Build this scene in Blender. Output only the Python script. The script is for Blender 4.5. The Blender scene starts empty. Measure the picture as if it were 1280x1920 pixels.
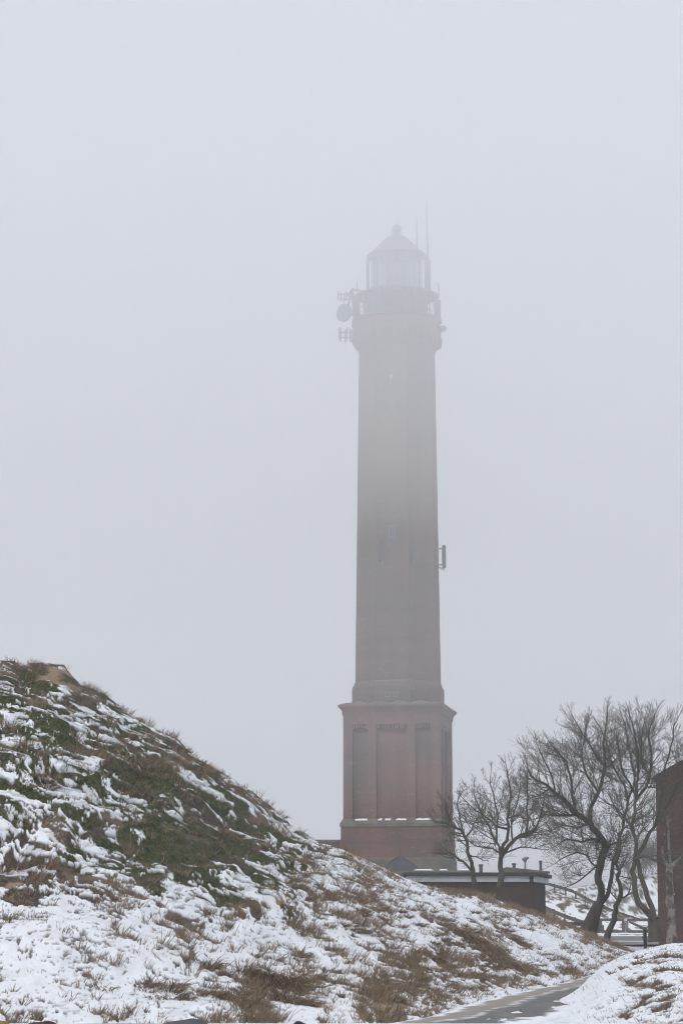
import bpy, bmesh, math, random
import numpy as np
from mathutils import Vector
random.seed(7)
RNG = np.random.default_rng(11)
S = bpy.context.scene
COL = S.collection
R = math.radians

# ------------------------------------------------------------------ camera, world, sun, exposure
EYE = 1.6
F = 4700.0                       # focal length in photo pixels (1280 x 1920)
PITCH = math.atan((1730 - 960) / F)
cam = bpy.data.cameras.new('camera')
cam.sensor_fit = 'VERTICAL'; cam.sensor_height = 36.0; cam.sensor_width = 24.0
cam.lens = F / 1920 * 36.0
cam.clip_start = 0.5; cam.clip_end = 6000
co = bpy.data.objects.new('camera', cam); COL.objects.link(co)
co.location = (0, 0, EYE); co.rotation_euler = (R(90) + PITCH, 0, 0)
S.camera = co

SUN_EL, SUN_ROT = R(42), R(200)
w = bpy.data.worlds.new('World'); S.world = w; w.use_nodes = True
nt = w.node_tree; nt.nodes.clear()
sky = nt.nodes.new('ShaderNodeTexSky'); sky.sky_type = 'NISHITA'; sky.sun_disc = False
sky.sun_elevation = SUN_EL; sky.sun_rotation = SUN_ROT; sky.air_density = 1.0; sky.dust_density = 4.0
hs = nt.nodes.new('ShaderNodeHueSaturation'); hs.inputs['Saturation'].default_value = 0.30
bg = nt.nodes.new('ShaderNodeBackground'); bg.inputs['Strength'].default_value = 0.15
wo = nt.nodes.new('ShaderNodeOutputWorld')
nt.links.new(sky.outputs[0], hs.inputs['Color']); nt.links.new(hs.outputs[0], bg.inputs[0]); nt.links.new(bg.outputs[0], wo.inputs[0])

sl = bpy.data.lights.new('sun', 'SUN'); sl.energy = 0.75; sl.angle = R(40); sl.color = (1, 0.97, 0.93)
so = bpy.data.objects.new('sun', sl); COL.objects.link(so)
# sun stands behind the camera, a little to the left
az = R(200)
sd = Vector((math.sin(az) * math.cos(SUN_EL), math.cos(az) * math.cos(SUN_EL), math.sin(SUN_EL)))
so.rotation_euler = (-sd).to_track_quat('-Z', 'Y').to_euler()

S.view_settings.view_transform = 'Standard'; S.view_settings.look = 'None'
S.view_settings.exposure = 0.79; S.view_settings.gamma = 1.0
S.cycles.volume_bounces = 2
S.cycles.max_bounces = 8
S.cycles.use_denoising = True
S.cycles.denoiser = 'OPENIMAGEDENOISE'; S.cycles.denoising_input_passes = 'RGB_ALBEDO_NORMAL'; S.cycles.denoising_prefilter = 'ACCURATE'
S.cycles.adaptive_threshold = 0.004
S.cycles.filter_width = 1.05

# ------------------------------------------------------------------ helpers
def P(u, v, D):
    """world point at depth D seen at photo pixel (u, v)"""
    a = (u - 640) / F; b = (960 - v) / F
    Y = math.cos(PITCH) - math.sin(PITCH) * b; Z = math.sin(PITCH) + math.cos(PITCH) * b
    return Vector((a * D / Y, D, EYE + Z / Y * D))

def project(X, Y, Z):
    zc = Z - EYE
    f = Y * math.cos(PITCH) + zc * math.sin(PITCH); up = -Y * math.sin(PITCH) + zc * math.cos(PITCH)
    return 640 + F * X / f, 960 - F * up / f

def tag(o, label=None, cat=None, group=None, kind=None):
    if label: o['label'] = label
    if cat: o['category'] = cat
    if group: o['group'] = group
    if kind: o['kind'] = kind
    return o

def thing(name, label, cat, loc=(0, 0, 0), rotz=0, group=None):
    o = bpy.data.objects.new(name, None); COL.objects.link(o)
    o.location = loc; o.rotation_euler = (0, 0, rotz); o.empty_display_size = 0.2
    return tag(o, label, cat, group)

def link(name, me, mat=None, parent=None, smooth=False):
    o = bpy.data.objects.new(name, me); COL.objects.link(o)
    if mat: me.materials.append(mat)
    if parent: o.parent = parent
    if smooth: me.polygons.foreach_set('use_smooth', [True] * len(me.polygons))
    return o

def mesh_np(name, V, Fc, attrs=None):
    """V (n,3), Fc (m,k) quads or triangles"""
    me = bpy.data.meshes.new(name)
    V = np.asarray(V, np.float32); Fc = np.asarray(Fc, np.int32)
    m, k = Fc.shape
    me.vertices.add(len(V)); me.vertices.foreach_set('co', V.ravel())
    me.loops.add(m * k); me.loops.foreach_set('vertex_index', Fc.ravel())
    me.polygons.add(m); me.polygons.foreach_set('loop_start', np.arange(0, m * k, k, dtype=np.int32))
    me.polygons.foreach_set('loop_total', np.full(m, k, np.int32))
    me.update(calc_edges=True)
    for nme, val in (attrs or {}).items():
        a = me.attributes.new(nme, 'FLOAT', 'POINT'); a.data.foreach_set('value', np.asarray(val, np.float32).ravel())
    return me

class MB:
    """collects boxes, bars, lofts, tubes into one mesh"""
    def __init__(s): s.v = []; s.f = []
    def add(s, vs, fs):
        n = len(s.v); s.v += [tuple(p) for p in vs]; s.f += [tuple(i + n for i in f) for f in fs]; return s
    def box(s, x0, x1, y0, y1, z0, z1):
        return s.add([(x0, y0, z0), (x1, y0, z0), (x1, y1, z0), (x0, y1, z0), (x0, y0, z1), (x1, y0, z1), (x1, y1, z1), (x0, y1, z1)],
                     [(0, 3, 2, 1), (4, 5, 6, 7), (0, 1, 5, 4), (1, 2, 6, 5), (2, 3, 7, 6), (3, 0, 4, 7)])
    def loft(s, rings, cap0=True, cap1=True):
        n = len(rings[0]); b = len(s.v)
        for r in rings: s.v += [tuple(p) for p in r]
        for k in range(len(rings) - 1):
            for i in range(n):
                j = (i + 1) % n
                s.f.append((b + k * n + i, b + k * n + j, b + (k + 1) * n + j, b + (k + 1) * n + i))
        if cap0: s.f.append(tuple(b + i for i in reversed(range(n))))
        if cap1: s.f.append(tuple(b + (len(rings) - 1) * n + i for i in range(n)))
        return s
    def ngon(s, n, prof, phase=0.0, c=(0, 0), cap0=True, cap1=True):
        rings = []
        for r, z in prof:
            rings.append([(c[0] + r * math.cos(phase + 2 * math.pi * i / n), c[1] + r * math.sin(phase + 2 * math.pi * i / n), z) for i in range(n)])
        return s.loft(rings, cap0, cap1)
    def square(s, prof, cap0=True, cap1=True):
        return s.loft([[(-h, -h, z), (h, -h, z), (h, h, z), (-h, h, z)] for h, z in prof], cap0, cap1)
    def tube(s, pts, rad, n=6, cap=True):
        pts = [Vector(p) for p in pts]
        if not hasattr(rad, '__len__'): rad = [rad] * len(pts)
        rings = []
        for i, p in enumerate(pts):
            t = (pts[min(i + 1, len(pts) - 1)] - pts[max(i - 1, 0)]).normalized()
            a = Vector((0, 0, 1)) if abs(t.z) < 0.9 else Vector((1, 0, 0))
            b1 = t.cross(a).normalized(); b2 = t.cross(b1)
            rings.append([p + (b1 * math.cos(2 * math.pi * k / n) - b2 * math.sin(2 * math.pi * k / n)) * rad[i] for k in range(n)])
        return s.loft(rings, cap, cap)
    def build(s, name, mat=None, parent=None, smooth=False, bevel=0):
        me = bpy.data.meshes.new(name); me.from_pydata(s.v, [], s.f); me.update()
        o = link(name, me, mat, parent, smooth)
        if bevel:
            bv = o.modifiers.new('bevel', 'BEVEL'); bv.width = bevel; bv.segments = 2; bv.limit_method = 'ANGLE'
        return o

# numpy noise --------------------------------------------------------------
def _hash(ix, iy, seed):
    h = (ix.astype(np.int64) * 374761393 + iy.astype(np.int64) * 668265263 + seed * 2147483647) & 0xffffffff
    h = ((h ^ (h >> 13)) * 1274126177) & 0xffffffff
    h = ((h ^ (h >> 16)) * 2246822519) & 0xffffffff
    return ((h ^ (h >> 15)) & 0xffffff) / float(0xffffff)
def gnoise(x, y, seed=0):
    ix = np.floor(x); iy = np.floor(y); fx = x - ix; fy = y - iy
    ux = fx * fx * fx * (fx * (fx * 6 - 15) + 10); uy = fy * fy * fy * (fy * (fy * 6 - 15) + 10)
    def g(ax, ay):
        a = _hash(ix + ax, iy + ay, seed) * 2 * math.pi
        return np.cos(a) * (fx - ax) + np.sin(a) * (fy - ay)
    a = g(0, 0); b = g(1, 0); c = g(0, 1); d = g(1, 1)
    return ((a * (1 - ux) + b * ux) * (1 - uy) + (c * (1 - ux) + d * ux) * uy) * 1.5
def fbm(x, y, seed=0, oct=4, gain=0.5):
    s = np.zeros_like(x); a = 1.0; t = 0
    for k in range(oct):
        s += a * gnoise(x * 2.03 ** k + 17.3 * k, y * 2.03 ** k - 9.1 * k, seed + k * 31); t += a; a *= gain
    return s / t * 1.5
def sm(x, a, b):
    t = np.clip((x - a) / (b - a), 0, 1); return t * t * (3 - 2 * t)

# ------------------------------------------------------------------ materials
def mat(name):
    m = bpy.data.materials.new(name); m.use_nodes = True
    nt = m.node_tree; b = nt.nodes['Principled BSDF']; return m, nt, b
def N(nt, typ, **kw):
    n = nt.nodes.new(typ)
    for k, v in kw.items():
        if k in n.inputs: n.inputs[k].default_value = v
        else: setattr(n, k, v)
    return n
def mixc(nt, fac, a, b):
    n = nt.nodes.new('ShaderNodeMix'); n.data_type = 'RGBA'
    for s, i in ((fac, 0), (a, 6), (b, 7)):
        if isinstance(s, (int, float)): n.inputs[i].default_value = s
        elif isinstance(s, tuple): n.inputs[i].default_value = (*s, 1)
        else: nt.links.new(s, n.inputs[i])
    return n.outputs[2]
def ramp(nt, src, p0, p1):
    n = nt.nodes.new('ShaderNodeMapRange'); n.inputs[1].default_value = p0; n.inputs[2].default_value = p1
    nt.links.new(src, n.inputs[0]); return n.outputs[0]
def noise(nt, scale, detail=5, coord='Object', sx=(1, 1, 1)):
    tc = nt.nodes.new('ShaderNodeTexCoord'); mp = nt.nodes.new('ShaderNodeMapping'); mp.inputs['Scale'].default_value = sx
    n = nt.nodes.new('ShaderNodeTexNoise'); n.inputs['Scale'].default_value = scale; n.inputs['Detail'].default_value = detail
    nt.links.new(tc.outputs[coord], mp.inputs[0]); nt.links.new(mp.outputs[0], n.inputs['Vector']); return n.outputs['Fac']
def attr(nt, name):
    a = nt.nodes.new('ShaderNodeAttribute'); a.attribute_name = name; return a.outputs['Fac']
def bump(nt, b, src, strength, dist):
    n = nt.nodes.new('ShaderNodeBump'); n.inputs['Strength'].default_value = strength; n.inputs['Distance'].default_value = dist
    nt.links.new(src, n.inputs['Height']); nt.links.new(n.outputs[0], b.inputs['Normal'])
def two_tone(name, a, b, scale, rough=0.8, sx=(1, 1, 1), bumpd=0, lo=0.35, hi=0.65, metal=0):
    m, nt, p = mat(name)
    n = noise(nt, scale, 6, 'Object', sx)
    nt.links.new(mixc(nt, ramp(nt, n, lo, hi), a, b), p.inputs['Base Color'])
    p.inputs['Roughness'].default_value = rough; p.inputs['Metallic'].default_value = metal
    p.inputs['Specular IOR Level'].default_value = 0.3
    if bumpd: bump(nt, p, n, 0.6, bumpd)
    return m

SNOW_C = (0.80, 0.83, 0.87)
def brick(name, a, b, mortar, grime, scale=1.0, stain=0.5):
    m, nt, p = mat(name)
    tc = nt.nodes.new('ShaderNodeTexCoord'); sp = nt.nodes.new('ShaderNodeSeparateXYZ'); nt.links.new(tc.outputs['Object'], sp.inputs[0])
    ad = N(nt, 'ShaderNodeMath', operation='ADD'); nt.links.new(sp.outputs[0], ad.inputs[0]); nt.links.new(sp.outputs[1], ad.inputs[1])
    cb = nt.nodes.new('ShaderNodeCombineXYZ'); nt.links.new(ad.outputs[0], cb.inputs[0]); nt.links.new(sp.outputs[2], cb.inputs[1])
    bt = nt.nodes.new('ShaderNodeTexBrick'); nt.links.new(cb.outputs[0], bt.inputs['Vector'])
    bt.inputs['Scale'].default_value = scale; bt.inputs['Brick Width'].default_value = 0.25; bt.inputs['Row Height'].default_value = 0.08
    bt.inputs['Mortar Size'].default_value = 0.008; bt.inputs['Color1'].default_value = (*a, 1); bt.inputs['Color2'].default_value = (*b, 1)
    bt.inputs['Mortar'].default_value = (*mortar, 1)
    big = noise(nt, 0.22, 6); streak = noise(nt, 1.0, 6, 'Object', (1, 1, 0.12)); patch = noise(nt, 1.6, 7, 'Object', (1, 1, 2.2))
    c1 = mixc(nt, ramp(nt, big, 0.42, 0.66), bt.outputs[0], grime)
    ml = N(nt, 'ShaderNodeMath', operation='MULTIPLY'); nt.links.new(ramp(nt, streak, 0.5, 0.75), ml.inputs[0]); ml.inputs[1].default_value = stain
    c2 = mixc(nt, ml.outputs[0], c1, tuple(x * 0.6 for x in grime))
    ml2 = N(nt, 'ShaderNodeMath', operation='MULTIPLY'); nt.links.new(ramp(nt, patch, 0.58, 0.72), ml2.inputs[0]); ml2.inputs[1].default_value = 0.28
    c3 = mixc(nt, ml2.outputs[0], c2, tuple(min(1, x * 1.7) for x in mortar))
    band = noise(nt, 0.5, 5, 'Object', (0.12, 0.12, 1.6))
    ml3 = N(nt, 'ShaderNodeMath', operation='MULTIPLY'); nt.links.new(ramp(nt, band, 0.5, 0.62), ml3.inputs[0]); ml3.inputs[1].default_value = 0.35
    c3 = mixc(nt, ml3.outputs[0], c3, tuple(x * 0.72 for x in grime))
    nt.links.new(c3, p.inputs['Base Color']); p.inputs['Roughness'].default_value = 0.9; p.inputs['Specular IOR Level'].default_value = 0.2
    bump(nt, p, bt.outputs['Fac'], 0.3, -0.01)
    return m

M = {}
M['brick_base'] = brick('brick_base', (0.205, 0.108, 0.092), (0.16, 0.086, 0.075), (0.18, 0.145, 0.128), (0.12, 0.094, 0.083), stain=0.35)
M['brick_shaft'] = brick('brick_shaft', (0.175, 0.106, 0.092), (0.13, 0.082, 0.072), (0.17, 0.145, 0.13), (0.115, 0.095, 0.083), stain=0.4)
M['brick_shed'] = brick('brick_shed', (0.085, 0.055, 0.045), (0.06, 0.042, 0.036), (0.08, 0.07, 0.06), (0.05, 0.042, 0.037))
M['brick_house'] = brick('brick_house', (0.14, 0.068, 0.055), (0.10, 0.052, 0.042), (0.12, 0.10, 0.09), (0.065, 0.052, 0.045))
M['stone'] = two_tone('stone', (0.17, 0.165, 0.14), (0.11, 0.11, 0.095), 1.2)
M['stone_green'] = two_tone('stone_green', (0.15, 0.14, 0.118), (0.105, 0.10, 0.083), 1.0)
M['iron'] = two_tone('iron', (0.06, 0.065, 0.07), (0.10, 0.10, 0.10), 2.0, 0.6)
M['copper'] = two_tone('copper', (0.10, 0.11, 0.115), (0.07, 0.075, 0.08), 1.0, 0.6)
M['steel'] = two_tone('steel', (0.22, 0.24, 0.26), (0.16, 0.17, 0.19), 3.0, 0.5, metal=0.3)
M['pale_plastic'] = two_tone('pale_plastic', (0.32, 0.33, 0.34), (0.26, 0.27, 0.28), 1.5, 0.6)
M['dark_plastic'] = two_tone('dark_plastic', (0.07, 0.07, 0.075), (0.10, 0.10, 0.10), 2.5, 0.6)
M['white_paint'] = two_tone('white_paint', (0.55, 0.58, 0.60), (0.42, 0.45, 0.47), 1.3, 0.6)
M['window_paint'] = two_tone('window_paint', (0.19, 0.19, 0.195), (0.15, 0.155, 0.16), 1.3, 0.6)
M['roof_felt'] = two_tone('roof_felt', (0.055, 0.055, 0.055), (0.035, 0.035, 0.036), 2.0, 0.9)
M['roof_gravel'] = two_tone('roof_gravel', (0.19, 0.185, 0.15), (0.12, 0.12, 0.095), 1.4, 0.95)
M['zinc_roof'] = two_tone('zinc_roof', (0.045, 0.05, 0.06), (0.075, 0.08, 0.09), 1.5, 0.6)
M['wood'] = two_tone('wood', (0.12, 0.107, 0.08), (0.08, 0.072, 0.056), 6.0, 0.9, (1, 1, 0.3), 0.01)
M['dark_wood'] = two_tone('dark_wood', (0.055, 0.05, 0.045), (0.035, 0.033, 0.03), 6.0, 0.9)
M['bark'] = two_tone('bark', (0.075, 0.066, 0.052), (0.038, 0.034, 0.028), 5.0, 0.95, (1, 1, 0.35), 0.03)
M['bark_lichen'] = two_tone('bark_lichen', (0.088, 0.083, 0.062), (0.05, 0.046, 0.037), 4.0, 0.95, (1, 1, 0.5), 0.03)
M['bark_pale'] = two_tone('bark_pale', (0.20, 0.195, 0.175), (0.055, 0.05, 0.042), 3.2, 0.95, (1, 1, 0.7), 0.03, 0.44, 0.58)
M['twig'] = two_tone('twig', (0.125, 0.11, 0.092), (0.08, 0.07, 0.06), 2.0, 0.95)
M['slate'] = two_tone('slate', (0.07, 0.06, 0.055), (0.045, 0.04, 0.038), 3.0, 0.8)
M['bollard_blue'] = two_tone('bollard_blue', (0.030, 0.042, 0.060), (0.02, 0.027, 0.04), 5.0, 0.6)
M['bollard_top'] = two_tone('bollard_top', (0.12, 0.10, 0.075), (0.08, 0.07, 0.055), 8.0, 0.8)
M['concrete'] = two_tone('concrete', (0.42, 0.41, 0.36), (0.33, 0.32, 0.28), 9.0, 0.9)
M['boulder'] = two_tone('boulder', (0.10, 0.105, 0.115), (0.05, 0.052, 0.056), 3.0, 0.9, bumpd=0.02)
M['red_boulder'] = two_tone('red_boulder', (0.075, 0.042, 0.036), (0.045, 0.03, 0.027), 3.0, 0.9, bumpd=0.02)
M['dark_boulder'] = two_tone('dark_boulder', (0.022, 0.022, 0.024), (0.035, 0.03, 0.03), 3.0, 0.9, bumpd=0.02)
M['lichen_boulder'] = two_tone('lichen_boulder', (0.30, 0.20, 0.05), (0.14, 0.12, 0.08), 6.0, 0.9, bumpd=0.02)
M['snow'] = two_tone('snow', SNOW_C, (0.76, 0.79, 0.84), 1.5, 0.7)
m, nt, p = mat('window_glass'); p.inputs['Base Color'].default_value = (0.10, 0.115, 0.135, 1); p.inputs['Roughness'].default_value = 0.15; M['glass'] = m
m, nt, p = mat('lantern_glass')
p.inputs['Base Color'].default_value = (0.75, 0.80, 0.82, 1); p.inputs['Transmission Weight'].default_value = 0.75; p.inputs['Roughness'].default_value = 0.25; p.inputs['IOR'].default_value = 1.05
M['lantern_glass'] = m

# dune / snow ground: material follows what lies on each spot (attributes), plus fine noise
def ground_mat(name):
    m, nt, p = mat(name)
    fine = noise(nt, 13.0, 6); mid = noise(nt, 2.3, 6)
    dirt = mixc(nt, ramp(nt, fine, 0.35, 0.65), (0.030, 0.025, 0.020), (0.105, 0.080, 0.058))
    moss = mixc(nt, ramp(nt, fine, 0.38, 0.62), (0.015, 0.019, 0.007), (0.066, 0.078, 0.024))
    straw = mixc(nt, ramp(nt, fine, 0.3, 0.7), (0.085, 0.065, 0.043), (0.20, 0.155, 0.105))
    sand = mixc(nt, ramp(nt, fine, 0.3, 0.7), (0.30, 0.22, 0.155), (0.22, 0.165, 0.115))
    c = mixc(nt, attr(nt, 'moss'), dirt, moss)
    c = mixc(nt, attr(nt, 'straw'), c, straw)
    c = mixc(nt, attr(nt, 'sand'), c, sand)
    snow = mixc(nt, ramp(nt, mid, 0.35, 0.65), SNOW_C, (0.75, 0.775, 0.82))
    c = mixc(nt, attr(nt, 'snow'), c, snow)
    nt.links.new(c, p.inputs['Base Color']); p.inputs['Roughness'].default_value = 0.85; p.inputs['Specular IOR Level'].default_value = 0.15
    bump(nt, p, fine, 0.5, 0.03)
    return m
M['dune'] = ground_mat('dune_ground')
m, nt, p = mat('dry_grass')
t = attr(nt, 'tint')
c = mixc(nt, t, (0.085, 0.064, 0.044), (0.32, 0.245, 0.17)); nt.links.new(c, p.inputs['Base Color']); p.inputs['Roughness'].default_value = 0.9
p.inputs['Specular IOR Level'].default_value = 0.1
M['grass'] = m
m, nt, p = mat('asphalt')
n1 = noise(nt, 26.0, 4); n2 = noise(nt, 0.9, 5, 'Object', (2.2, 0.35, 1)); n3 = noise(nt, 3.0, 6, 'Object', (1.6, 0.5, 1))
c = mixc(nt, n1, (0.070, 0.070, 0.072), (0.15, 0.148, 0.145))
c = mixc(nt, attr(nt, 'sand'), c, (0.27, 0.235, 0.20))
c = mixc(nt, attr(nt, 'snow'), c, SNOW_C)
nt.links.new(c, p.inputs['Base Color']); p.inputs['Roughness'].default_value = 0.75; M['asphalt'] = m

# ------------------------------------------------------------------ the lie of the land
def ipl(x, pts):
    a = np.array(pts, float); return np.interp(x, a[:, 0], a[:, 1])
BASE = [(-400, 0.9), (18, 0.9), (26, 0.25), (33, 0.0), (43, 0), (65, 0.02), (100, 0.15), (134, 0.40), (160, 0.68), (182, 0.9), (240, 1.2), (900, 1.5)]
def land(x, y):
    x = np.asarray(x, float); y = np.asarray(y, float)
    z = ipl(y, BASE)
    y0 = 165 + 18 * sm(x, 8, 14)
    k = sm((y - y0) / (35 - 21 * sm(x, 8, 14)), 0, 1) * sm(x, -90, -50) * (1 - sm(y, 240, 290))
    z = z * (1 - k) + k * ipl(x, [(-100, 5.4), (8, 5.4), (12, 4.9), (16, 4.1), (20, 2.75), (24.5, 1.35), (29, 1.0), (200, 1.1)])
    z = z + 5.6 * np.exp(-(((x - 34) / 16) ** 2 + ((y - 262) / 26) ** 2))
    z = z + 3.0 * np.exp(-(((x + 60) / 30) ** 2 + ((y - 150) / 40) ** 2))
    return z

SIL = [(-400, 1330), (-250, 1275), (-120, 1250), (0, 1241), (20, 1243), (40, 1247), (75, 1243), (118, 1248), (150, 1282), (200, 1307), (245, 1341), (300, 1371), (327, 1380), (350, 1401), (400, 1441), (450, 1474),
       (500, 1516), (550, 1556), (600, 1581), (640, 1590), (680, 1614), (720, 1631), (760, 1650), (800, 1664), (850, 1673), (890, 1675), (950, 1697), (1000, 1714),
       (1050, 1732), (1090, 1747), (1150, 1774), (1172, 1783), (1205, 1795)]
CREST = [(-400, 58), (0, 62), (300, 66), (640, 76), (800, 84), (900, 90), (1000, 95), (1100, 101), (1165, 106), (1205, 108)]
FOOT = [(-400, 34), (0, 35), (600, 37), (700, 39.2), (790, 42.4), (865, 48.9), (950, 56.3), (1010, 61.0), (1080, 70.8), (1119, 84), (1165, 97), (1205, 103)]
def dune_z(u, d):
    """height of the big dune along the bearing u (photo column) at depth d"""
    Rr = ipl(u, CREST); Fo = ipl(u, FOOT); v = ipl(u, SIL)
    zs = EYE + (1730 - v) / F * Rr
    z0 = ipl(Fo, BASE) - 0.03
    t = (d - Fo) / (Rr - Fo)
    tc = np.clip(t, 0, 1)
    pr = 0.55 * tc + 0.45 * tc * tc * (3 - 2 * tc)
    z = z0 + (zs - z0) * pr
    back = np.clip(t - 1, 0, None) * (Rr - Fo)
    zb = ipl(d, BASE)
    z = np.where(t > 1, zs - (zs - zb + 0.6) * sm(back, -4, 26) + (zs - zb + 0.6) * sm(np.zeros_like(back), -4, 26), z)
    z = np.where(t < 0, z0 + t * 2.0, z)
    return z, t

def blobs(u, v, L):
    s = np.zeros_like(u)
    for (bu, bv, ru, rv, a) in L:
        s = s + a * np.exp(-(((u - bu) / ru) ** 2 + ((v - bv) / rv) ** 2))
    return s

# ground sheet ------------------------------------------------------------
def axis(pts):
    out = []
    for (a, b, st) in pts: out += list(np.arange(a, b, st))
    out.append(pts[-1][1]); return np.array(out)
gx = axis([(-700, -100, 60), (-100, -20, 8), (-20, 5, 0.5), (5, 34, 0.14), (34, 50, 0.5), (50, 120, 7), (120, 700, 58)])
gy = axis([(-200, 0, 25), (0, 90, 3), (90, 130, 1.0), (130, 160, 0.5), (160, 215, 0.25), (215, 300, 2), (300, 1000, 70)])
GX, GY = np.meshgrid(gx, gy)
GZ = land(GX, GY)
far = sm(GY, 95, 150)
GZ = GZ + far * 0.10 * fbm(GX / 3, GY / 3, 3, 4)
ni, nj = GX.shape
idx = np.arange(ni * nj).reshape(ni, nj)
quads = np.stack([idx[:-1, :-1], idx[:-1, 1:], idx[1:, 1:], idx[1:, :-1]], -1).reshape(-1, 4)
q = fbm(GX / 2.2, GY / 6, 5, 5)
hillmask = sm(GZ, 1.2, 2.2)
flat = sm(GY, 125, 135)
q2 = fbm(GX / 0.7 + GZ * 0.6, GY / 2.0 + GZ * 0.8, 15, 5, 0.65)
sn = sm(0.7 * q + 0.75 * q2 + 0.26 - 0.22 * hillmask, -0.08, 0.10)
st = sm(fbm(GX / 3, GY / 3, 9, 4), -0.2, 0.3)
me = mesh_np('ground', np.stack([GX, GY, GZ], -1).reshape(-1, 3), quads,
             {'snow': sn, 'moss': np.zeros_like(sn), 'straw': np.clip(0.4 + st, 0, 1), 'sand': np.zeros_like(sn)})
tag(link('ground', me, M['dune'], None, True), kind='structure')

# the big dune --------------------------------------------------------------
us = np.concatenate([np.arange(-400, -20, 6), np.arange(-20, 1206, 1.5)])
ts = np.concatenate([np.linspace(-0.06, 0, 4)[:-1], np.linspace(0, 1, 430), 1 + np.linspace(0, 1, 46)[1:] ** 1.5 * 1.6])
U, T = np.meshgrid(us, ts)
Rr = ipl(U, CREST); Fo = ipl(U, FOOT)
D = Fo + T * (Rr - Fo)
backd = np.where(T > 1, Rr + (T - 1) * 18, D)
D = backd
Z0, _ = dune_z(U, D)
X0 = (U - 640) / F * D / math.cos(PITCH) * (math.cos(PITCH))
X0 = (U - 640) / F * D          # bearing measured at eye level
PU, PV = project(X0, D, Z0)
Zp = Z0 + (D - Fo) * 0.03
ca, sa = math.cos(R(29)), math.sin(R(29))
pp = X0 * ca - Zp * sa; qq = X0 * sa + Zp * ca
warp = fbm(X0 / 1.1, Zp / 0.8, 71, 3)
qq2 = qq + 0.22 * warp; pp2 = pp + 0.5 * warp
A1 = fbm(pp2 / 1.25, qq2 / 0.30, 1, 5, 0.6)
A2 = fbm(pp2 / 0.50, qq2 / 0.11, 2, 4, 0.65)
HL = 0.08 * fbm(pp2 / 0.95, qq2 / 0.40, 201, 3, 0.5) + 0.05 * fbm(pp2 / 0.42, qq2 / 0.16, 202, 3, 0.55)
LEDGE = -np.gradient(HL, axis=0) / np.maximum(np.gradient(Zp, axis=0), 1e-3)     # flat treads hold the snow, risers stay bare
LEDGE = np.clip(LEDGE, -1.2, 1.2)
B1 = fbm(X0 / 2.2, Zp / 1.0, 3, 4)
FN = fbm(X0 / 0.22, Zp / 0.09, 4, 3)
DOT = fbm(pp2 / 0.26, qq2 / 0.055, 6, 3)
depthy = sm(D, 36, 60)
cover = 0.81 - 0.49 * sm(-PV, -1690, -1580) * (1 - 0.4 * sm(PU, 420, 560)) * (1 - 0.8 * sm(PU, 570, 670)) + blobs(PU, PV, [          # share of the ground the snow covers, place by place
    (80, 1320, 200, 70, -0.20), (370, 1590, 160, 100, -0.40), (290, 1450, 130, 50, -0.26), (500, 1610, 80, 50, -0.12), (190, 1330, 40, 40, 0.32), (60, 1510, 120, 40, 0.30), (150, 1570, 100, 35, 0.20),
    (60, 1640, 140, 26, -0.42), (240, 1660, 110, 26, -0.22), (480, 1690, 110, 32, -0.32), (600, 1680, 110, 40, -0.10), (120, 1800, 260, 95, 0.15), (330, 1745, 150, 50, 0.06),
    (500, 1845, 70, 45, -0.6), (445, 1880, 55, 30, -0.45), (895, 1785, 70, 50, -0.42), (790, 1830, 100, 40, -0.30), (700, 1720, 55, 45, -0.25), (440, 1450, 60, 60, 0.24), (580, 1570, 60, 40, 0.14),
    (720, 1890, 60, 18, -0.8), (880, 1715, 140, 32, 0.12), (1030, 1775, 70, 36, 0.12), (120, 1262, 70, 14, -0.35), (250, 1890, 35, 12, -0.4), (960, 1815, 60, 25, -0.18), (640, 1810, 60, 30, 0.05)])
ridge = sm(T, 0.80, 0.97) * sm(PU, 800, 860)
cover = cover - 0.42 * ridge
nz = 0.55 * A1 + 0.62 * A2 + 0.05 * LEDGE + 0.16 * B1 + 0.20 * FN - 0.5 * sm(DOT, 0.3, 0.7)
srt = np.sort(nz[3:433:4, 70::5].ravel())
rank = np.searchsorted(srt, nz.ravel()).reshape(nz.shape) / len(srt)
dd_ = cover - (1 - rank)
SN = 0.74 * sm(dd_, -0.022, 0.03) + 0.26 * sm(dd_, -0.17, 0.10)
SN = SN * (1 - 0.32 * sm(fbm(X0 / 0.45, Zp / 0.16, 210, 4), -0.1, 0.4) * (0.3 + 0.7 * sm(-PV, -1720, -1600)))      # thin snow lets the grass show
SPK = fbm(X0 / 0.13, Zp / 0.045, 207, 3) + 0.5 * fbm(X0 / 0.9, Zp / 0.5, 208, 2)
SN = SN * (1 - 0.85 * sm(SPK, 0.30, 0.55) * (0.35 + 0.65 * sm(-rank, -0.9, -0.5)))
mossz = blobs(PU, PV, [(150, 1400, 330, 170, 0.85), (380, 1590, 230, 150, 0.75), (560, 1600, 130, 80, 0.5)]) - 0.32 + 0.5 * fbm(X0 / 1.6, Zp / 0.7, 12, 4) 
MO = sm(mossz, -0.02, 0.25) * (1 - 0.8 * sm(fbm(pp2 / 1.3, qq2 / 0.5, 33, 4), 0.05, 0.35))
STW = sm(fbm(pp2 / 1.0, qq2 / 0.6, 14, 4) + 0.35 * sm(PU, 500, 700) + 0.25 * sm(PV, 1650, 1750), 0.02, 0.4)
STW = STW * (1 - 0.85 * MO)
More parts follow.
